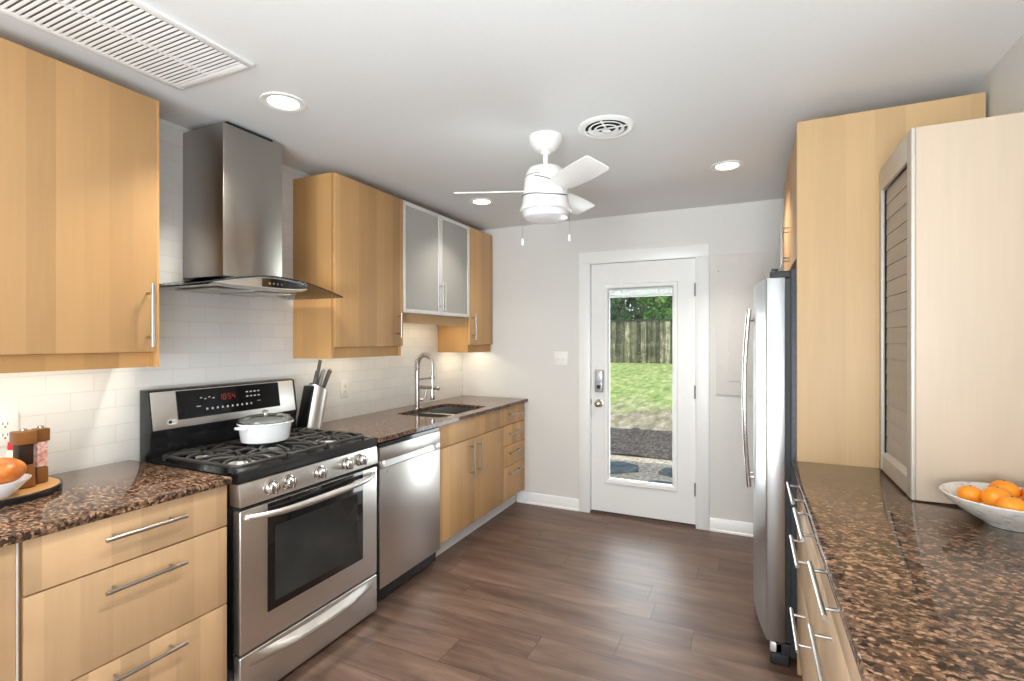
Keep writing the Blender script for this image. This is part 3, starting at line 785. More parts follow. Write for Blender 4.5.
# ------------------------------------------------------------------ range
def kitchen_range():
    y0, y1 = 1.310, 2.098
    r = thing('range', 'freestanding stainless gas range with black cooktop', 'range', (.34, (y0+y1)/2, 0))
    obj('body', G().box(.03, .622, y0, y1, .02, .874, .003), M['black'], r)
    # cooktop slab
    g = G(); g.prism([(.09, .8745), (.650, .8745), (.655, .879), (.655, .908), (.648, .917), (.60, .915), (.585, .905), (.12, .905), (.10, .917), (.09, .917)], 1, y0-.004, y1+.002)
    obj('cooktop', g, M['black'], r)
    # backguard: black end caps, steel fascia leaning back
    prof = [(.012, .875), (.088, .875), (.088, 1.00), (.098, 1.030), (.072, 1.200), (.055, 1.208), (.012, 1.208)]
    bgd = obj('backguard', G().prism(prof, 1, y0, y1-.012, .003), M['black'], r, 'black backguard')
    def fx(z): return .0985 - (z-1.03)*(.026/.17)
    def slab(za, zb, ya, yb, t0, t1): return [(fx(za)+t0, za), (fx(za)+t1, za), (fx(zb)+t1, zb), (fx(zb)+t0, zb)]
    obj('fascia', G().prism(slab(1.035, 1.199, 0, 0, .0003, .005), 1, y0+.006, y1-.030, .0015), M['steel_h'], r, 'stainless fascia')
    ds = obj('display', G().prism(slab(1.068, 1.196, 0, 0, .005, .007), 1, y0+.112, y1-.130), M['blackgloss'], r, 'black glass display')
    def mark(name, items, mat, par):
        g = G()
        for (y, z, w, hh) in items: g.prism(slab(z-hh/2, z+hh/2, 0, 0, .0071, .0077), 1, y-w/2, y+w/2)
        return obj(name, g, mat, par)
    # red clock digits as lit segments
    seg = []
    def digit(y, z, on):
        w, hh, th_ = .013, .024, .0028
        S = {'a': (0, hh/2, w, th_), 'g': (0, 0, w, th_), 'd': (0, -hh/2, w, th_), 'f': (-w/2, hh/4, th_, hh/2), 'b': (w/2, hh/4, th_, hh/2), 'e': (-w/2, -hh/4, th_, hh/2), 'c': (w/2, -hh/4, th_, hh/2)}
        for k in on: a = S[k]; seg.append((y+a[0], z+a[1], a[2], a[3]))
    for i, on in enumerate(('bc', 'abcdef', 'afgcd', 'fgbc')): digit(1.630+i*.021+(.006 if i > 1 else 0), 1.150, on)
    mark('clock_digits', seg, M['digit'], ds)
    it = [(1.535+.02*i, 1.150+.006*((i+1) % 2), .010, .004) for i in range(4)] + [(1.775+.022*i, 1.162, .012, .006) for i in range(4)] + [(1.775+.022*i, 1.140, .012, .006) for i in range(4)]
    it += [(1.56+.026*i, 1.102, .009, .009) for i in range(10)] + [(1.52, 1.118, .02, .003), (1.84, 1.112, .02, .003)]
    for q in it: mark('key', [q], M['mark'], ds)
    # maker's badge
    g = G()
    pts = []
    for k in range(13): a = -PI/2+PI*k/12; pts.append((1.388+.020*1+.011*math.cos(a), .011*math.sin(a)))
    for k in range(13): a = PI/2+PI*k/12; pts.append((1.388+.011*math.cos(a), .011*math.sin(a)))
    zb_ = 1.063
    bm_t = G().prism([(p[0], p[1]) for p in pts], 0, 0, .0012)
    for v in bm_t.bm.verts:
        d_, yy, zz = v.co; v.co = Vector((fx(zb_+zz)+.005+d_, yy, zb_+zz))
    bd = obj('badge', bm_t, M['white'], r, 'small oval maker badge')
    obj('badge_disc', G().lathe([(0, 0), (.0085, 0), (.0085, .0008), (0, .0008)], (fx(zb_)+.0063, 1.388, zb_), 18, 'x'), M['print_dark'], bd)
    tc = bpy.data.curves.new('badge_letters', 'FONT'); tc.body = 'LG'; tc.size = .015; tc.align_x = 'CENTER'; tc.align_y = 'CENTER'; tc.extrude = .0004
    to = bpy.data.objects.new('badge_letters', tc); COL.objects.link(to)
    dg = bpy.context.evaluated_depsgraph_get(); me = bpy.data.meshes.new_from_object(to.evaluated_get(dg)); bpy.data.objects.remove(to)
    gg = G(); gg.bm.from_mesh(me); gg.xf(Matrix.Translation((fx(zb_)+.0066, 1.408, zb_)) @ Matrix(((0, 0, 1, 0), (1, 0, 0, 0), (0, 1, 0, 0), (0, 0, 0, 1))))
    obj('badge_letters', gg, M['print_dark'], bd)
    # control panel with knobs
    cp = obj('control_panel', G().prism([(.60, .785), (.664, .785), (.655, .8735), (.60, .8735)], 1, y0-.002, y1, .003), M['steel_h'], r)
    for yy in (1.442, 1.528, 1.697, 1.868, 1.962):
        k = obj('knob', G().lathe([(0, 0), (.031, 0), (.031, .003), (.025, .005), (.0235, .030), (.020, .034), (0, .034)], (.6605, yy, .832), 28, 'x'), M['chrome'], r)
        obj('knob_grip', G().box(.690, .704, yy-.005, yy+.005, .811, .853, .003), M['chrome'], k)
    # oven door
    od = obj('oven_door', G().box(.6225, .660, y0, y1-.004, .218, .770, .005, 3), M['steel'], r, 'stainless oven door')
    obj('door_glass', G().box(.6602, .6625, 1.430, 1.985, .330, .768, .001), M['blackgloss'], od, 'black door glass')
    ow = G().box(.6627, .6632, 1.465, 1.945, .362, .668)
    m, nt, b = newmat('oven_window'); t = NT(nt); co = t.n('ShaderNodeTexCoord').outputs['Object']
    t.put(b.inputs['Base Color'], t.ramp(t.noise(co, 5, 2), [(.3, (.020, .024, .026, 1)), (.7, (.038, .044, .044, 1))])); pset(b, None, .08, 0, Specular_IOR_Level=.7)
    obj('window', ow, m, od, 'smoky oven window')
    hp = []; R_ = []
    for k in range(21):
        s = -1+2*k/20; hp.append((.668+.058*(1-abs(s)**4.5), 1.70+.362*s, .742-.004*(1-s*s))); R_.append(.0105+.004*(1-s*s))
    obj('handle', G().tube(hp, R_, 14), M['steel_h'], od, 'long curved oven handle')
    obj('vent_gap', G().box(.6225, .640, y0+.002, y1-.002, .7715, .784), M['dark'], r)
    # warming drawer
    dr = obj('drawer', G().box(.6225, .660, y0, y1-.004, .022, .208, .005, 3), M['steel_h'], r, 'stainless bottom drawer')
    hp = []
    rows = []
    for k in range(25):
        s = -1+2*k/24; y = 1.70+.352*s; d_ = .034*(1-abs(s)**2.6); zc = .176-.018*(1-s*s)
        rows.append([(.6595, y, zc+.026), (.660+d_*.25, y, zc+.020), (.660+d_*.9, y, zc+.006), (.660+d_, y, zc-.004), (.660+d_*.7, y, zc-.016), (.6595, y, zc-.022)])
    obj('handle', G().grid(rows), M['steel_h'], dr, 'curved drawer grip')
    for (a, b) in ((y0+.03, 0), (y1-.05, 0)): obj('foot', G().box(.56, .60, a, a+.03, 0.0005, .02), M['darkrub'], r)
    # burners and grates
    for (x, y, q) in ((.24, 1.47, .038), (.47, 1.47, .046), (.35, 1.70, .042), (.24, 1.94, .040), (.47, 1.94, .046)):
        b_ = obj('burner', G().lathe([(0, .905), (q*1.35, .905), (q*1.35, .912), (q*1.05, .918), (q*1.05, .922), (0, .922)], (x, y, .0005), 26), M['alu'], r)
        obj('burner_cap', G().lathe([(0, .9225), (q, .9225), (q, .929), (q*.9, .932), (0, .933)], (x, y, .0005), 26), M['iron'], b_)
    zt = .934
    for (a, b) in ((1.335, 1.585), (1.592, 1.818), (1.825, 2.075)):
        g = G(); xa, xb = .125, .598; ym = (a+b)/2; q = .0078
        def bar(p, u): g.tube([p, u], q, 6)
        loop = [(xa+.02, a), (xb-.02, a), (xb, a+.02), (xb, b-.02), (xb-.02, b), (xa+.02, b), (xa, b-.02), (xa, a+.02), (xa+.02, a)]
        g.tube([(p[0], p[1], zt-.006) for p in loop], q, 6)
        for xc_ in ((.24, .47) if abs(ym-1.70) > .1 else (.36,)):
            for k in range(8):
                an = PI/4*k + PI/8; c_, s_ = math.cos(an), math.sin(an)
                L_ = min((.115 if abs(ym-1.70) > .1 else .20)/max(abs(c_), 1e-6), ((b-a)/2)/max(abs(s_), 1e-6))
                p0 = (xc_+.028*c_, ym+.028*s_, zt); pm = (xc_+(L_-.025)*c_, ym+(L_-.025)*s_, zt+.003); p1 = (xc_+L_*c_, ym+L_*s_, zt-.006)
                g.tube([p0, pm, p1], [.0068, .008, .0075], 6)
        bar((.355, a, zt-.002), (.355, b, zt-.002)); bar((xa, ym, zt-.004), (.20, ym, zt)); bar((xb, ym, zt-.004), (.515, ym, zt))
        for (x, y) in ((xa+.012, a+.006), (xb-.012, a+.006), (xa+.012, b-.006), (xb-.012, b-.006)): g.tube([(x, y, .906), (x, y, zt-.004)], .007, 6)
        obj('grate', g, M['iron'], r)
kitchen_range()

# ------------------------------------------------------------------ pot on the range
def pot():
    c = (.318, 1.697, .9455)
    p = thing('casserole', 'white enamel casserole with glass lid on the range', 'pot', c)
    n = 56; sx, sy = .92, 1.0
    g = G().lathe([(0, 0), (.098, 0), (.108, .006), (.121, .086), (.126, .088), (.126, .094), (.116, .094), (.104, .012), (0, .009)], c, n, 'z', sx, sy)
    obj('body', g, M['white_enamel'], p)
    for s in (-1, 1):
        rows = G(); rows.prism([(-.034, 0), (-.028, .021), (.028, .021), (.034, 0)], 2, .070, .083, .004)
        # lug stands out along the long side of the range
        rows.xf(Matrix.Translation((c[0], c[1]+s*.122, c[2])) @ Matrix.Rotation(0 if s > 0 else PI, 4, 'Z'))
        obj('handle', rows, M['white_enamel'], p, 'side lug')
    lid = obj('lid', G().lathe([(.121, .095), (.120, .106), (.112, .114), (.085, .121), (.05, .124), (0, .126), (0, .123), (.05, .121), (.085, .118), (.110, .111), (.117, .105), (.118, .095), (.121, .095)], c, n, 'z', sx, sy), M['lidglass'], p, 'clear glass lid')
    obj('lid_rim', G().lathe([(.1215, .0945), (.1255, .0945), (.1255, .099), (.1215, .099), (.1215, .0945)], c, n, 'z', sx, sy), thin_glass('lid_rim_glass', (.82, .82, .80, 1)), lid)
    obj('lid_knob', G().lathe([(0, .1265), (.008, .1265), (.007, .133), (.013, .136), (.014, .142), (.010, .146), (0, .147)], c, 24, 'z'), M['chrome'], lid)
pot()

# ------------------------------------------------------------------ knife block and knives
KB = Vector((.095, 2.186, .9130))
def knives():
    t = thing('knife_block', 'stainless and black knife block beside the range', 'knife block', KB)
    lean = .24
    def ring(h, k=1.0): return [(KB.x+.052*k*math.cos(a), KB.y+lean*h+.064*k*math.sin(a), KB.z+.0005+h) for a in [2*PI*j/36 for j in range(36)]]
    def cut(p):
        # slanting top, higher at the left
        return p
    def shell(k, h0, h1f):
        b = bmesh.new(); A = [b.verts.new(p) for p in ring(h0, k)]
        top = []
        for a in [2*PI*j/36 for j in range(36)]:
            h = h1f(math.sin(a)); top.append(b.verts.new((KB.x+.052*k*math.cos(a), KB.y+lean*h+.064*k*math.sin(a), KB.z+.0005+h)))
        b.faces.new(A[::-1]); b.faces.new(top)
        for j in range(36): b.faces.new((A[j], A[(j+1) % 36], top[(j+1) % 36], top[j]))
        bmesh.ops.recalc_face_normals(b, faces=b.faces[:]); g = G(); g._merge(b); return g
    obj('shell', shell(1.0, 0, lambda s: .228-.030*s), M['steel'], t)
    obj('insert', shell(.93, .19, lambda s: .232-.030*s), M['darkrub'], t, 'black slotted insert')
    sl = G(); sl.box(KB.x-.050, KB.x+.026, KB.y-.068, KB.y-.044, KB.z+.0005, KB.z+.246, .004)
    for v in sl.bm.verts: v.co.y += lean*(v.co.z-KB.z)
    obj('shade_plate', sl, M['black'], t, 'black plate standing in for the shaded side')  # black plate imitates shade on the left of the steel block
    spots = [(.012, -.036, .145, 'knife with the tallest handle, at the left of the knife block'), (-.016, -.022, .085, 'knife with a short dark handle, second from the left in the block'),
             (.020, -.012, .10, 'knife with a grey handle, third from the left in the block'), (-.012, .008, .10, 'knife in the middle right of the block, behind the others'),
             (.018, .020, .115, 'knife with a thick dark handle, second from the right in the block'), (.002, .038, .125, 'knife leaning farthest right in the block')]
    for i, (dx, dy, L, lab) in enumerate(spots):
        h0 = .232-.030*dy/.064; tilt = .20+.06*i
        p0 = Vector((KB.x+dx, KB.y+lean*h0+dy, KB.z+h0+.004)); d = Vector((.05, tilt, 1)).normalized(); p1 = p0+d*L
        k = thing('kitchen_knife', lab, 'knife', p0, 'knives in the block')
        g = G(); g.box(-.0065, .0065, -.0095, .0095, 0, L, .004, 3)
        q = d.to_track_quat('Z', 'Y').to_matrix().to_4x4()
        g.xf(Matrix.Translation(p0) @ q); obj('handle', g, flat('knife_handle', (.10, .095, .09, 1) if i != 2 else (.3, .3, .29, 1), .35, .2, var=.1), k)
        g = G(); g.box(-.0062, .0062, -.009, .009, L, L+.006, .002); g.xf(Matrix.Translation(p0) @ q); obj('end_cap', g, M['steel'], k)
knives()

# ------------------------------------------------------------------ tray group on the left worktop
TC = (.178, .785)
g = G(); zt = .9132
tr = thing('serving_tray', 'round acacia tray with a black rim on the left worktop', 'tray', (TC[0], TC[1], zt))
obj('board', G().lathe([(0, 0), (.160, 0), (.160, .021), (.158, .023), (0, .021)], (TC[0], TC[1], zt), 64), M['acacia'], tr)
obj('rim', G().lathe([(.1605, 0), (.166, 0), (.167, .002), (.167, .020), (.165, .0225), (.1605, .0225), (.1605, 0)], (TC[0], TC[1], zt), 64), M['black'], tr, 'black rim')
ZB = zt+.0232
def mill(x, y, k, label, body, sq=.021):
    m = thing('spice_mill', label, 'mill', (x, y, ZB), 'salt and pepper mills')
    g = G()
    if k: g.prism([(-sq*1.45, 0), (sq*1.45, 0), (sq*.95, .075), (-sq*.95, .075)], 1, -sq, sq, .003); g.xf(Matrix.Translation((x, y, ZB+.0005)))
    else: g.box(x-sq, x+sq, y-sq, y+sq, ZB+.0005, ZB+.055, .004)
    obj('base', g, M['walnut'], m)
    z1 = .075 if k else .055
    obj('jar', G().box(x-sq*.92, x+sq*.92, y-sq*.92, y+sq*.92, ZB+z1+.001, ZB+.142, .003), body, m)
    hs = sq*1.22
    obj('head', G().box(x-hs, x+hs, y-hs, y+hs, ZB+.143, ZB+.187, .004), M['walnut'], m)
    obj('top_nut', G().lathe([(0, 0), (.009, 0), (.009, .008), (0, .010)], (x, y, ZB+.187), 14), M['brass'], m)
salt = multi('pink_salt', 90, [(.35, rgb(196, 120, 104)), (.5, rgb(224, 170, 156)), (.65, rgb(240, 214, 206))], rough=.25, bump=.3)
mill(.207, .891, 0, 'square wooden salt mill showing pink salt, standing on the tray', salt, .0165)
mill(.222, .840, 1, 'square wooden pepper mill with dark body, next to the salt mill', M['darkwood'], .022)
def bread():
    c = (.292, .748, ZB)
    b = thing('serving_bowl', 'white flared bowl on the tray holding a loaf', 'bowl', c)
    g = G().lathe([(0, 0), (.033, 0), (.038, .004), (.080, .050), (.081, .053), (.077, .053), (.035, .008), (0, .006)], c, 48)
    obj('body', g, M['white_enamel'], b)
    m = multi('baked_crust', 14, [(.3, rgb(150, 72, 22)), (.5, rgb(190, 106, 38)), (.7, rgb(214, 146, 72))], rough=.35, bump=.15)
    o = obj('bread_roll', G().blob((c[0]+.006, c[1]+.006, ZB+.080), (.062, .062, .042), 28), m, loc=(c[0], c[1], ZB+.080)); tag(o, 'shiny brown bread roll in the white bowl on the tray', 'bread')
    c2 = (.112, .862, ZB)
    s = thing('shaker_bottle', 'cream bottle with a red cap behind the bread bowl', 'bottle', c2)
    obj('body', G().lathe([(0, 0), (.030, 0), (.032, .004), (.032, .085), (.024, .10), (.019, .112), (0, .112)], (c2[0], c2[1], ZB+.0005), 28), M['cream'], s)
    obj('cap', G().lathe([(0, .1125), (.021, .1125), (.022, .116), (.020, .138), (0, .140)], (c2[0], c2[1], ZB+.0005), 24), M['red'], s, 'red cap')
bread()

# ------------------------------------------------------------------ outlets, switch, electric panel
def outlet(y, z, label):
    o = thing('wall_outlet', label, 'outlet', (.0, y, z))
    obj('cover_plate', G().box(.0005, .006, y-.038, y+.038, z-.058, z+.058, .003), M['white'], o)
    for dz in (.020, -.020):
        r = obj('socket', G().lathe([(0, 0), (.017, 0), (.017, .002), (0, .002)], (.0061, y, z+dz), 24, 'x'), M['white'], o)
        g = G(); g.box(.0082, .0085, y-.0075, y-.0055, z+dz-.002, z+dz+.008); g.box(.0082, .0085, y+.0055, y+.0075, z+dz-.002, z+dz+.008); g.lathe([(0, 0), (.003, 0), (.003, .0003), (0, .0003)], (.0082, y, z+dz-.009), 10, 'x')
        obj('slots', g, M['print_dark'], r)
outlet(.872, 1.105, 'white duplex outlet on the tile above the tray')
outlet(2.555, 1.105, 'white duplex outlet on the tile right of the knife block')
def switch():
    x, z = .967, 1.268
    s = thing('light_switch', 'white light switch plate on the wall left of the door', 'switch', (x, D, z))
    obj('cover_plate', G().box(x-.060, x+.060, D-.006, D-.0005, z-.060, z+.060, .003), M['white'], s)
    for dx in (-.023, .023): obj('toggle', G().prism([(D-.006, z-.010), (D-.018, z+.004), (D-.018, z+.010), (D-.006, z+.010)], 0, x+dx-.005, x+dx+.005), M['white'], s)
switch()
def epanel():
    x0, x1, z0, z1 = 2.19, 2.585, 1.023, 2.058
    p = thing('breaker_panel', 'flat breaker panel cover painted like the wall, right of the door', 'electrical panel', ((x0+x1)/2, D, z0))
    pp = flat('panel_paint', rgb(222, 218, 214), .5, var=.01)
    obj('cover', G().box(x0, x1, D-.014, D-.0005, z0, z1, .002), pp, p)
    obj('panel_door', G().box(x0+.085, x1-.085, D-.019, D-.0145, z0+.10, z1-.085, .0015), pp, p)
    for z in (z0+.20, (z0+z1)/2+.02, z1-.12):
        for x in (x0+.018, x1-.018): obj('screw', G().lathe([(0, 0), (.006, 0), (.005, -.002), (0, -.002)], (x, D-.0142, z), 10, 'y'), M['lockgrey'], p)
    for z in (z1-.19, z1-.42, z0+.30): obj('hinge', G().box(x0+.083, x0+.095, D-.0215, D-.0192, z-.012, z+.012), pp, p)
epanel()

# ------------------------------------------------------------------ right side: drawers, worktop, tambour cabinet, fridge
XR = 2.602
def right_base(label, y0, y1, rows):
    c = thing('drawer_cabinet', label, 'cabinet', ((XR+W)/2, (y0+y1)/2, 0))
    obj('body', G().box(XR+.021, W-.004, y0, y1, .115, .886), M['maple_in'], c)
    obj('toe_kick', G().box(XR+.085, W-.004, y0, y1, .002, .114), M['trim'], c, 'white toe kick')
    for (a, b, z0, z1, hs) in rows:
        d = front(c, 'drawer', XR, -1, a, b, z0, z1, M['maple_right'])
        for (ha, hb, hz) in hs: pull(d, (2.56, ha, hz), (2.56, hb, hz), (XR-2.56, 0, 0))
right_base('maple drawer cabinet with four drawers beside the refrigerator', 1.702, 2.468, [
    (2.092, 2.465, .776, .884, [(2.09, 2.376, .838)]), (1.7045, 2.089, .776, .884, [(1.72, 2.02, .838)]),
    (1.7045, 2.465, .460, .772, [(1.905, 2.19, .683)]), (1.7045, 2.465, .128, .456, [(1.89, 2.18, .412)])])
right_base('maple drawer cabinet with three wide drawers nearest the viewer on the right', .94, 1.699, [
    (.9425, 1.6965, .744, .884, [(1.235, 1.52, .848)]), (.9425, 1.6965, .440, .740, [(1.235, 1.515, .688)]), (.9425, 1.6965, .128, .436, [(1.235, 1.515, .40)])])
right_base('maple drawer cabinet under the near end of the right worktop', .175, .937, [
    (.1775, .9345, .744, .884, [(.42, .70, .848)]), (.1775, .9345, .440, .740, [(.42, .70, .688)]), (.1775, .9345, .128, .436, [(.42, .70, .40)])])
o = obj('countertop', G().box(2.578, W-.003, .17, 2.469, .8875, .9127, .004), M['granite'], loc=(2.9, 1.3, .8875)); tag(o, 'brown granite worktop on the right carrying the orange bowl', 'worktop')
o = obj('side_panel', G().box(XR, 3.219, 2.4715, 2.491, .002, 2.3556, .001), M['maple_panel'], loc=(2.91, 2.48, 0)); tag(o, 'tall maple panel standing between the refrigerator and the right worktop', 'panel')
obj('edge_band', G().box(XR-.0015, XR-.0003, 2.472, 2.4905, .9, 2.355), M['maple_right'], o)
c = thing('wall_cabinet', 'maple cabinet above the refrigerator', 'cabinet', (2.91, 2.97, 1.785))
obj('body', G().box(XR+.020, W-.006, 2.493, 3.45, 1.785, 2.350), M['maple_panel'], c)
for (a, b, hy) in ((2.495, 2.970, 2.91), (2.974, 3.448, 3.03)):
    d = front(c, 'door', XR+.001, -1, a, b, 1.788, 2.348, M['maple_up']); pull(d, (2.566, hy, 1.81), (2.566, hy, 2.025), (XR-2.566, 0, 0), .0055)

def tambour():
    xf, y0, y1, z0, z1 = 2.895, 2.022, 2.4695, .9135, 2.109
    c = thing('appliance_cabinet', 'birch countertop cabinet with a grey roller shutter', 'cabinet', ((xf+W)/2, 2.25, z0))
    obj('side_panel', G().box(xf+.006, W-.002, y0, y0+.018, z0, z1, .001), M['birch'], c, 'pale birch side panel')
    obj('back_panel', G().box(xf+.006, W-.002, y1-.018, y1, z0, z1), M['birch'], c)
    obj('top_panel', G().box(xf+.006, W-.002, y0+.0185, y1-.0185, z1-.018, z1), M['birch'], c)
    obj('bottom_panel', G().box(xf+.03, W-.002, y0+.0185, y1-.0185, z0, z0+.016), M['birch'], c)
    g = G(); g.box(xf-.006, xf+.0055, y0, y0+.052, z0, z1, .002); g.box(xf-.006, xf+.0055, y1-.034, y1, z0, z1, .002); g.box(xf-.006, xf+.0055, y0+.052, y1-.034, z1-.090, z1, .002)
    obj('frame', g, M['tamframe'], c, 'grey shutter frame')
    g = G(); g.prism([(xf-.003, z0), (xf+.024, z0), (xf+.024, z0+.075), (xf+.013, z0+.075), (xf-.003, z0+.058)], 1, y0+.0525, y1-.0345)
    obj('bottom_rail', g, M['tamframe'], c, 'grey bottom rail')
    g = G(); z = z0+.077
    while z < z1-.095:
        g.prism([(xf+.010, z), (xf+.022, z), (xf+.022, z+.060), (xf+.0135, z+.060), (xf+.0115, z+.057)], 1, y0+.055, y1-.037); z += .0605
    obj('shutter', g, M['louver'], c, 'grey slatted roller shutter')
    obj('shutter_track', G().box(xf+.006, xf+.03, y1-.0365, y1-.033, z0+.06, z1-.091), M['dark'], c)
tambour()

def fridge():
    y0, y1 = 2.502, 3.405; ym = 2.90
    f = thing('refrigerator', 'stainless side by side refrigerator with black sides', 'refrigerator', (2.9, 2.95, 0))
    obj('body', G().box(2.580, W-.03, y0+.004, y1-.004, .045, 1.735, .004), M['fridge_side'], f, 'black textured cabinet')
    def xfr(y): s = (y-2.9535)/.4515; return 2.485-.050*(1-s*s)
    for (a, b, hy) in ((y0, ym-.003, ym-.045), (ym+.003, y1, ym+.050)):
        pts = [(xfr(a+(b-a)*k/14), a+(b-a)*k/14) for k in range(15)] + [(2.558, b), (2.558, a)]
        t = G().prism(pts, 2, .105, 1.700, .003)
        d = obj('door', t, M['steel_x'], f, 'curved stainless door')
        hp = []
        for k in range(17):
            s = -1+2*k/16; hp.append((xfr(hy)-.022-.022*(1-s**2), hy, 1.13+.452*s))
        g = G().tube(hp, .0115, 12); 
        for s in (-1, 1): g.tube([(xfr(hy)-.030, hy, 1.13+s*.40), (xfr(hy)+.003, hy, 1.13+s*.40)], .008, 8)
        obj('handle', g, M['chrome'], d, 'tall bowed handle')
        obj('gasket', G().box(2.5585, 2.5795, a+.004, b-.004, .11, 1.695), M['darkrub'], d, 'black door gasket')
        g = G(); yy = a+.03 if a < 2.7 else b-.10
        g.box(2.50, 2.62, yy, yy+.07, 1.7005, 1.733, .006); g.lathe([(0, 0), (.014, 0), (.014, .012), (0, .012)], (2.52, yy+.035, 1.7335), 14)
        obj('hinge_cover', g, M['darkrub'], f)
    g = G(); g.box(2.52, 2.60, y0+.008, y1-.008, .045, .100, .004)
    obj('kick_grille', g, M['darkrub'], f)
    for yy in (y0+.02, y1-.08):
        g = G(); g.box(2.498, 2.575, yy-.014, yy+.045, .0005, .050, .008); obj('leveling_foot', g, M['darkrub'], f)
        obj('foot_bracket', G().box(2.500, 2.55, yy-.012, yy+.04, .052, .098, .006), M['alu'], f)
fridge()

# ------------------------------------------------------------------ fruit bowl
def glaze():
    m, nt, b = newmat('speckled_glaze'); t = NT(nt)
    x, y, z = t.pos('obj')
    f = t.noise(t.vec(t.math('MULTIPLY', x, 1.0), t.math('MULTIPLY', y, 1.0), t.math('MULTIPLY', z, 3.0)), 38, 4, .6)
    t.put(b.inputs['Base Color'], t.ramp(f, [(.34, rgb(188, 192, 188)), (.46, rgb(222, 220, 212)), (.6, rgb(232, 229, 220)), (.72, rgb(214, 202, 182))]))
    pset(b, None, .25, 0); return m
def peel():
    m, nt, b = newmat('orange_peel'); t = NT(nt)
    co = t.n('ShaderNodeTexCoord').outputs['Object']
    t.put(b.inputs['Base Color'], t.ramp(t.noise(co, 20, 3), [(.3, rgb(236, 132, 16)), (.7, rgb(248, 160, 40))]))
    v = t.n('ShaderNodeTexVoronoi'); t.put(v.inputs['Vector'], co); v.inputs['Scale'].default_value = 500
    t.put(b.inputs['Normal'], t.bump(v.outputs['Distance'], .15, .001)); pset(b, None, .34, 0, Subsurface_Weight=.08); return m
BC = (3.072, 1.858, .9132)
def fruit():
    b = thing('fruit_bowl', 'wide speckled white bowl of oranges on the right worktop', 'bowl', BC)
    obj('body', G().lathe([(0, 0), (.052, 0), (.055, .004), (.100, .030), (.136, .058), (.149, .074), (.1515, .078), (.149, .080), (.144, .077), (.130, .061), (.095, .036), (.05, .014), (0, .010)], BC, 72), glaze(), b)
    m = peel()
    P = [(-.080, .020, .066, .030, 'small orange at the left edge of the bowl'), (-.036, -.026, .074, .036, 'large orange in the middle of the bowl'), (.004, .050, .080, .034, 'orange at the back of the bowl, partly hidden'),
         (-.026, -.084, .068, .033, 'orange at the front of the bowl, low against the rim'), (.056, -.004, .070, .033, 'orange at the right of the bowl, on top'), (.048, -.074, .062, .031, 'orange at the front right of the bowl'), (.070, .052, .062, .031, 'orange at the back right of the bowl')]
    for i, (dx, dy, dz, r, lab) in enumerate(P):
        c = (BC[0]+dx, BC[1]+dy, BC[2]+dz+.003+(.012 if i > 4 else 0))
        o = thing('orange', lab, 'orange', c, 'oranges in the bowl')
        obj('peel', G().blob(c, (r, r, r*.88), 28, lambda v: 1 - .10*max(0, v.z-.86)), m, o)
        obj('stem_scar', G().lathe([(0, 0), (.003, 0), (.0025, .0015), (0, .002)], (c[0], c[1], c[2]+r*.88*.985), 8), M['leaf2'], o)
fruit()

# ------------------------------------------------------------------ ceiling fixtures
def recessed():
    labs = ['recessed ceiling light above the range, nearest the grille', 'recessed ceiling light at right near the refrigerator', 'recessed ceiling light above the sink, behind the fan blade', 'recessed ceiling light cut by the top edge of the picture', 'recessed ceiling light behind the viewer, left', 'recessed ceiling light behind the viewer, right']
    r0 = None
    for (x, y), lab in zip(CANS, labs):
        if r0 is None:
            r0 = thing('recessed_light', lab, 'light', (x, y, H), 'recessed ceiling lights')
            obj('trim_ring', G().lathe([(.062, 0), (.088, 0), (.090, -.003), (.088, -.006), (.070, -.0075), (.062, -.003), (.062, 0)], (x, y, H-.0004), 48), M['trim'], r0)
            obj('lens', G().lathe([(0, -.001), (.0615, -.001), (.0615, -.004), (.04, -.006), (0, -.0068)], (x, y, H-.0004), 40), M['lens'], r0)
        else: copy_tree(r0, (x, y, H), lab)
recessed()
def grille():
    x0, x1, y0, y1 = .362, .795, .50, 1.268
    v = thing('return_grille', 'white louvered return air grille on the ceiling, upper left', 'vent', ((x0+x1)/2, (y0+y1)/2, H))
    g = G(); w = .030; t = .012
    for (a, b, c_, d) in ((x0, x0+w, y0, y1), (x1-w, x1, y0, y1), (x0+w, x1-w, y0, y0+w), (x0+w, x1-w, y1-w, y1)): g.box(a, b, c_, d, H-t, H-.0004, .004)
    obj('frame', g, M['trim'], v)
    obj('back_plate', G().box(x0+w, x1-w, y0+w, y1-w, H-.0015, H-.0005), M['duct'], v)
    xm = (x0+x1)/2; g = G(); y = y0+w+.004; k = 0
    while y < y1-w-.012:
        for (a, b) in ((x0+w+.001, xm-.007), (xm+.007, x1-w-.001)):
            g.prism([(y, H-.0105), (y+.0015, H-.0115), (y+.010, H-.0115), (y+.0115, H-.0095), (y+.010, H-.0085), (y+.001, H-.0085)], 0, a, b)
        y += .0168; k += 1
    obj('louvers', g, M['trim'], v)
    obj('center_bar', G().box(xm-.0055, xm+.0055, y0+w+.001, y1-w-.001, H-.0115, H-.002), M['trim'], v)
grille()
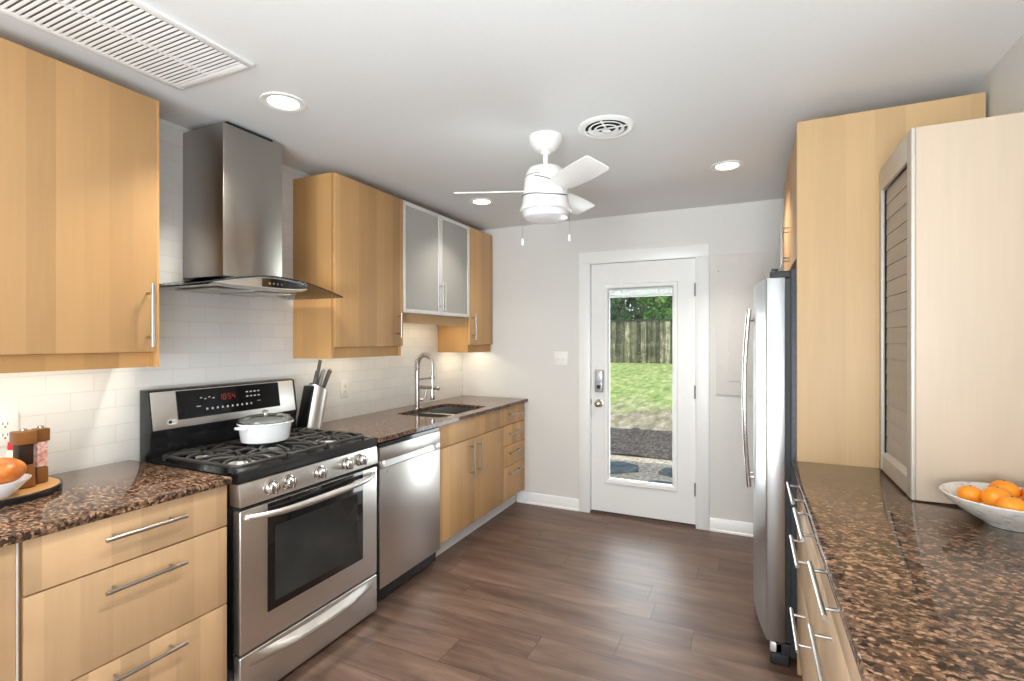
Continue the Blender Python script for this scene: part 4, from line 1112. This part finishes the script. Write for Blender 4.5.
def round_vent():
    c = (1.806, 2.352, H-.0004)
    v = thing('round_vent', 'round white ceiling air diffuser with rings beside the fan', 'vent', c)
    obj('flange', G().lathe([(.098, 0), (.130, 0), (.131, -.004), (.124, -.010), (.104, -.012), (.098, -.009), (.098, 0)], c, 56), M['trim'], v)
    obj('duct', G().lathe([(0, -.0005), (.0975, -.0005), (.0975, -.0015), (0, -.0015)], c, 48), M['dark'], v)
    for (r, h) in ((.072, -.013), (.046, -.016)): obj('ring', G().lathe([(r, h+.010), (r+.012, h+.004), (r+.012, h), (r+.010, h), (r-.002, h+.008), (r, h+.010)], c, 48), M['trim'], v)
    obj('cone', G().lathe([(0, -.014), (.018, -.016), (.022, -.021), (.010, -.024), (0, -.024)], c, 32), M['trim'], v)
    g = G()
    for a in (0, PI/2): g.box(-.097, .097, -.004, .004, -.010, -.006).xf(Matrix.Rotation(PI/2, 4, 'Z'))
    g.xf(Matrix.Translation(c)); obj('spokes', g, M['trim'], v)
round_vent()
def fan():
    fx, fy = 1.503, 2.344
    f = thing('ceiling_fan', 'white three blade ceiling fan with light and pull chains', 'fan', (fx, fy, H))
    c = (fx, fy, 0)
    obj('canopy', G().lathe([(0, H-.0005), (.083, H-.0005), (.084, H-.012), (.078, H-.034), (.056, H-.062), (.034, H-.074), (0, H-.076)], c, 48), M['fan'], f)
    obj('downrod', G().tube([(fx, fy, 2.36), (fx, fy, 2.268)], .0125, 16), M['fan'], f)
    obj('rod_collar', G().lathe([(0, 2.362), (.024, 2.362), (.026, 2.350), (.018, 2.343), (0, 2.343)], c, 24), M['fan'], f)
    obj('motor_housing', G().lathe([(0, 2.282), (.060, 2.280), (.082, 2.272), (.094, 2.255), (.102, 2.225), (.110, 2.160), (.113, 2.120), (.115, 2.100), (.127, 2.070), (.128, 2.062), (.122, 2.058), (0, 2.058)], c, 56), M['fan'], f)
    for (r, z, a0, a1, dz) in ((.0995, 2.222, -2.75, -1.3, .006), (.1125, 2.128, -3.3, -.1, .008)):
        pts = [(fx+r*math.cos(a), fy+r*math.sin(a), z+dz*math.sin((a-a0)*2)) for a in [a0+(a1-a0)*k/30 for k in range(31)]]
        obj('groove', G().tube(pts, .0028, 6), M['groove'], f, 'dark housing seam')
    pts = [(fx+r*math.cos(a), fy+r*math.sin(a), z) for (a, z, r) in [(-1.75+1.45*k/20, 2.212-.062*(k/20)**1.6, .1035+.008*(k/20)) for k in range(21)]]
    obj('groove', G().tube(pts, .0022, 6), M['groove'], f, 'dark housing seam')
    obj('light_shade', G().lathe([(0, 2.0575), (.112, 2.0575), (.114, 2.048), (.108, 2.030), (.088, 2.018), (.045, 2.011), (0, 2.010)], c, 48), M['opal'], f, 'opal glass light bowl')
    for a in (201, 321, 81):
        g = G(); rr = [(.100, -.045, .045), (.16, -.060, .060), (.30, -.067, .067), (.435, -.066, .062), (.452, -.058, .050)]
        g.prism([(r_, lo) for r_, lo, hi in rr] + [(r_, hi) for r_, lo, hi in rr[::-1]], 2, -.003, .003, .002)
        g.xf(Matrix.Translation((fx, fy, 2.165)) @ Matrix.Rotation(math.radians(a), 4, 'Z') @ Matrix.Rotation(math.radians(-17), 4, 'X'))
        obj('blade', g, M['fan'], f)
    R_ = Vector((math.cos(YAW), math.sin(YAW), 0))
    for s, zb in ((-1, 1.925), (1, 1.945)):
        p = Vector((fx, fy, 0)) + R_*s*.114 + Vector((math.sin(YAW), -math.cos(YAW), 0))*.03
        ch = obj('pull_chain', G().tube([(p.x, p.y, 2.075), (p.x, p.y, zb)], .0016, 6), M['nickel'], f)
        obj('chain_fob', G().lathe([(0, 0), (.006, -.004), (.0075, -.020), (.006, -.034), (0, -.036)], (p.x, p.y, zb), 12), M['fan'], ch)
fan()
